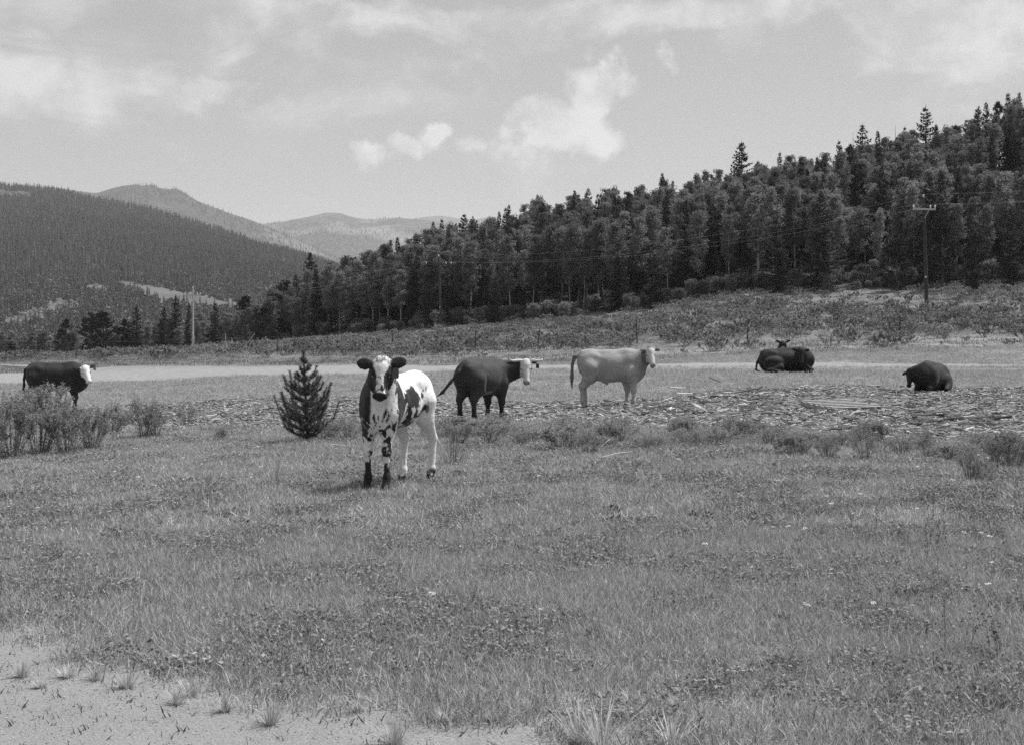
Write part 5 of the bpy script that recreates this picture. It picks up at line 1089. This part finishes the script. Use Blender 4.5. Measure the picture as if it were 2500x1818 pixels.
# sagebrush over the far slope: 290 apart, the rest as one cover
SAGE = [shrub_meshes(560 + i, .62, .70, 12, 1100, .032, 'sage', .0, .3) for i in range(5)]
cand = []
for _ in range(9000):
    u = RNG.uniform(-60, 2560); d0 = np.interp(u, [0, 300, 600, 900, 1200, 1500, 1900, 2500], [84, 92, 90, 84, 78, 74, 70, 68]); d1 = EDGE(u) if u > 600 else 196; d = d0 + (d1 - d0) * RNG.uniform() ** .8; x = (u - CX) / F * d
    if abs(u - 1588) < 48 and d < 100: continue
    dens = fbm(np.array([[x * .09, d * .05, 0.]]), 121, 3)[0]
    if RNG.uniform() < (.25 + .75 * sstep(dens, .30, .58)) * (.35 + .65 * sstep(d - d0, 2, 22)) * .46: cand.append((x, d))
cand = np.array(cand); RNG.shuffle(cand); zc = tz(cand[:, 0], cand[:, 1]); scv = RNG.uniform(.45, 1.2, len(cand)) ** 1.3
order = np.argsort(-scv / cand[:, 1]); big = order[:285]; rest_ = order[285:]
for i in big:
    e = empty('sagebrush', (cand[i, 0], cand[i, 1], zc[i] - .03), RNG.uniform(0, 6.28), (scv[i] * 1.15, scv[i] * 1.15, scv[i] * 1.35), 'low pale sagebrush on the open slope between the track and the wood', 'bush', 'sagebrush on the open slope'); st, fo = SAGE[int(RNG.integers(5))]; link('stems', st, e); link('foliage', fo, e)
scatter('far_brush', [x[1] for x in SAGE], np.stack([cand[rest_, 0], cand[rest_, 1], zc[rest_] - .03], 1), RNG.uniform(0, 6.28, len(rest_)), scv[rest_])
for px, base, top, lab in [(2133, 852, 818, 'dark round bush alone on the slope above the lone resting cow'), (1802, 848, 812, 'dark bush at the foot of the fence post behind the resting pair'), (1825, 850, 825, 'dark bush right of the fence post behind the resting pair'), (1485, 850, 828, 'dark bush behind the back of the pale steer'), (1530, 850, 826, 'dark bush behind the shoulder of the pale steer'), (2300, 842, 826, 'small dark bush on the slope below the right power pole'),
                           (980, 795, 778, 'pale bush at the foot of the grey power pole')]:
    shrub(SAGE, px, base, top, lab, 1.1, px, 'bush', 62, None, 'bush')

# ------------------------------------------------------------------ grass, herbs, flowers, pebbles
def tuft(seed, n, R, h, mat, wid, lean=.6, tone=(.5, .25)):
    r = np.random.default_rng(seed); g = Geo(); a = r.uniform(0, 6.283, n); rr = R * np.sqrt(r.uniform(0, 1, n)); P = np.stack([np.cos(a) * rr, np.sin(a) * rr, 0 * a - .01], 1); L_ = h * r.uniform(.35, 1.1, n); b = r.uniform(0, 6.283, n); s = np.abs(r.normal(0, lean, n)); s = np.minimum(s, 1.4)
    D_ = np.stack([np.cos(b) * np.sin(s), np.sin(b) * np.sin(s), np.cos(s)], 1) * L_[:, None]; B_ = np.stack([np.cos(b), np.sin(b), -.6 + 0 * b], 1) * (L_ * r.uniform(0, .35, n))[:, None]; w = unit(n, r) * [1, 1, .15]; w /= np.linalg.norm(w, axis=1)[:, None]
    g.blades(P, D_, w * (wid * r.uniform(.6, 1.3, n))[:, None], np.clip(r.normal(tone[0], tone[1], n), 0, 1), B_); return g.mesh('tuft', MAT[mat])
def herb(seed, n, R, h, ls):
    r = np.random.default_rng(seed); g = Geo(); a = r.uniform(0, 6.283, n); rr = R * np.sqrt(r.uniform(0, 1, n)); c = np.stack([np.cos(a) * rr, np.sin(a) * rr, h * r.uniform(.1, 1, n)], 1); d = unit(n, r); d[:, 2] *= .6; s = ls * r.uniform(.6, 1.4, n)[:, None]; g.leaves(c, d * s * 1.6, perp(d, r) * s * .7, np.clip(r.normal(.5, .25, n), 0, 1)); return g.mesh('herb', MAT['herb'])
def frus(n, d0, d1, pad=120):
    u = RNG.uniform(-pad, 2500 + pad, n); d = np.sqrt(RNG.uniform(d0 * d0, d1 * d1, n)); return (u - CX) / F * d, d
def cover(name, variants, n, d0, d1, size, keep):
    x, y = frus(n, d0, d1); k = RNG.uniform(size=n) < keep(x, y); x, y = x[k], y[k]; z = tz(x, y); m_ = len(x)
    return scatter(name, variants, np.stack([x, y, z], 1), RNG.uniform(0, 6.28, m_), RNG.uniform(*size, m_), np.stack([RNG.normal(0, .12, m_), RNG.normal(0, .12, m_)], 1))
_ho = [root_cal.matrix_basis @ Vector((x + .03, y, 0)) for x, y in CF + CH]
tread = lambda x, y: 1 - .85 * np.max([np.hypot(x - v.x, (y - v.y + .06) * .7) < .13 for v in _ho], 0)
gk = lambda x, y: np.clip(1 - 1.35 * gravel_near(x, y), 0, 1) * (1 - .68 * sparse_near(x, y))
pat = lambda x, y, sc, sd: fbm(np.stack([x * sc, y * sc, 0 * x], -1), sd, 3)
near_t = [tuft(600 + i, 52, .10, .075, 'grass', .0021, .85) for i in range(6)] + [tuft(620 + i, 34, .09, .085, 'dry_grass', .0016, .9) for i in range(3)]
cover('near_grass', near_t, 46000, 3.6, 9.0, (.6, 1.25), lambda x, y: gk(x, y) * (.35 + .65 * sstep(pat(x, y, 3.2, 131), .3, .55)))
cover('near_herbs', [herb(640 + i, 60, .08, .05, .006) for i in range(5)], 13000, 3.6, 12.0, (.7, 1.3), lambda x, y: gk(x, y) * sstep(pat(x, y, 2.4, 133), .46, .62))
mid_t = [tuft(660 + i, 44, .15, .075, 'grass', .003, .85) for i in range(6)] + [tuft(680 + i, 34, .14, .085, 'dry_grass', .0026, .9) for i in range(3)]
cover('meadow_grass', mid_t, 90000, 8.6, 24.0, (.6, 1.2), lambda x, y: tread(x, y) * (.4 + .6 * sstep(pat(x, y, 2.2, 137), .3, .55)) * (1 - debris(x, y) * .93))
cover('meadow_herbs', [herb(700 + i, 60, .16, .055, .009) for i in range(4)], 9000, 11.0, 26.0, (.6, 1.3), lambda x, y: tread(x, y) * sstep(pat(x, y, 1.8, 139), .47, .62) * (1 - debris(x, y) * .9))
far_t = [tuft(720 + i, 46, .35, .11, 'grass', .006, .75) for i in range(5)] + [tuft(740 + i, 40, .35, .12, 'dry_grass', .005, .75) for i in range(3)]
cover('back_grass', far_t, 42000, 22.0, 70.0, (.6, 1.2), lambda x, y: (1 - debris(x, y) * .96) * (1 - road(x, y)) * (1 - .85 * road(x, y + 4) * (x > 2)) * (.5 + .5 * sstep(pat(x, y, .3, 141), .3, .6)))
slope_t = [tuft(760 + i, 44, .7, .18, 'scrub', .014, .8) for i in range(4)] + [tuft(780 + i, 44, .7, .20, 'scrub', .012, .8) for i in range(3)]
cover('slope_grass', slope_t, 26000, 66.0, 195.0, (.6, 1.2), lambda x, y: (1 - road(x, y)) * (.35 + .65 * sstep(pat(x, y, .12, 143), .3, .6)) * (y < EDGE(CX + F * x / y) + 8))
def weed(seed):
    r = np.random.default_rng(seed); g = Geo(); n = 70; a = r.uniform(0, 6.283, n); rr = .14 * np.sqrt(r.uniform(0, 1, n)); c = np.stack([np.cos(a) * rr, np.sin(a) * rr, .07 * r.uniform(.1, 1, n) * (1.2 - rr / .14)], 1); d = np.stack([np.cos(a), np.sin(a), r.uniform(.1, 1.2, n)], 1) + r.normal(0, .35, (n, 3)); d /= np.linalg.norm(d, axis=1)[:, None]; s = .009 * r.uniform(.6, 1.5, n)[:, None]; g.leaves(c, d * s * 2.0, perp(d, r) * s * .8, np.clip(r.normal(.45, .28, n), 0, 1)); return g.mesh('weed', MAT['weed'])
cover('dark_weeds', [weed(i) for i in range(5)], 5200, 3.8, 20.0, (.3, .85), lambda x, y: gk(x, y) * tread(x, y) * sstep(pat(x, y, 1.5, 163), .53, .66) * (.25 + .75 * sstep(x / y, -.1, .25)) * (1 - debris(x, y)))
def yarrow(seed):
    r = np.random.default_rng(seed); g = Geo(); n = 26; a = r.uniform(0, 6.283, n); rr = .022 * np.sqrt(r.uniform(0, 1, n)); c = np.stack([np.cos(a) * rr, np.sin(a) * rr, .19 + r.normal(0, .003, n)], 1); d = unit(n, r) * [1, 1, .2]; d /= np.linalg.norm(d, axis=1)[:, None]; g.leaves(c, d * .006, np.cross(d, [0, 0, 1.0]) * .005, r.uniform(.4, 1, n)); g.blades([[0, 0, 0]], [[0, 0, .19]], [[.0015, 0, 0]], 0.0); return g.mesh('yarrow', MAT['flower'])
cover('white_flowers', [yarrow(i) for i in range(4)], 700, 6.0, 24.0, (.4, .85), lambda x, y: gk(x, y) * sstep(pat(x, y, .5, 151), .42, .6) * (1 - debris(x, y)))
def seedhead(seed):
    r = np.random.default_rng(seed); g = Geo(); n = 30; t = r.uniform(0, 1, n); c = np.stack([.03 * t, 0 * t, .15 + .05 * t], 1); d = unit(n, r) * .35 + [.6, 0, .75]; g.blades(c, d * .03, unit(n, r) * .0008, r.uniform(.3, 1, n)); g.blades([[0, 0, 0]], [[.0, 0, .16]], [[.001, 0, 0]], .3); return g.mesh('seed_head', MAT['seed'])
cover('seed_heads', [seedhead(i) for i in range(3)], 160, 3.8, 12.0, (.7, 1.3), lambda x, y: gk(x, y))
def stalks(seed):
    r = np.random.default_rng(seed); g = Geo(); n = 7; P = np.stack([r.normal(0, .05, n), r.normal(0, .05, n), 0 * r.normal(0, 1, n)], 1); h = r.uniform(.14, .30, n); D_ = np.stack([r.normal(0, .12, n) * h, r.normal(0, .12, n) * h, h], 1); g.blades(P, D_, unit(n, r) * [.0018, .0018, 0], r.uniform(0, .3, n)); c = np.repeat(P + D_, 9, 0) - np.repeat(D_, 9, 0) * r.uniform(0, .5, n * 9)[:, None] + r.normal(0, .006, (n * 9, 3)); d = unit(n * 9, r); g.leaves(c, d * .009, perp(d, r) * .003, r.uniform(0, .4, n * 9)); return g.mesh('stalk', MAT['twig'])
cover('dark_stalks', [stalks(i) for i in range(4)], 700, 5.0, 14.0, (.5, 1.0), lambda x, y: gk(x, y) * sstep(x / y, .05, .25) * sstep(pat(x, y, .7, 157), .48, .62))
def pebble(seed):
    r = np.random.default_rng(seed); g = Geo(); ball(g, (0, 0, .3), 1.0, 6, 4, (1.0, r.uniform(.6, .9), r.uniform(.4, .6))); V = g.V[0]; g.V[0] = V * r.uniform(.8, 1.15, (len(V), 1)); g.tone[0] = np.full(len(V), r.uniform(.1, .9)); return g.mesh('pebble', MAT['stone'])
cover('gravel_stones', [pebble(i) for i in range(6)], 24000, 3.6, 8.0, (.0015, .005), lambda x, y: np.maximum(gravel_near(x, y) * .9, sparse_near(x, y) * .6))
cover('bark_litter', [tuft(800 + i, 7, .05, .05, 'twig', .003, 1.3) for i in range(3)], 3000, 3.6, 8.0, (.5, 1.1), lambda x, y: np.maximum(gravel_near(x, y) * .25, sparse_near(x, y) * .8))
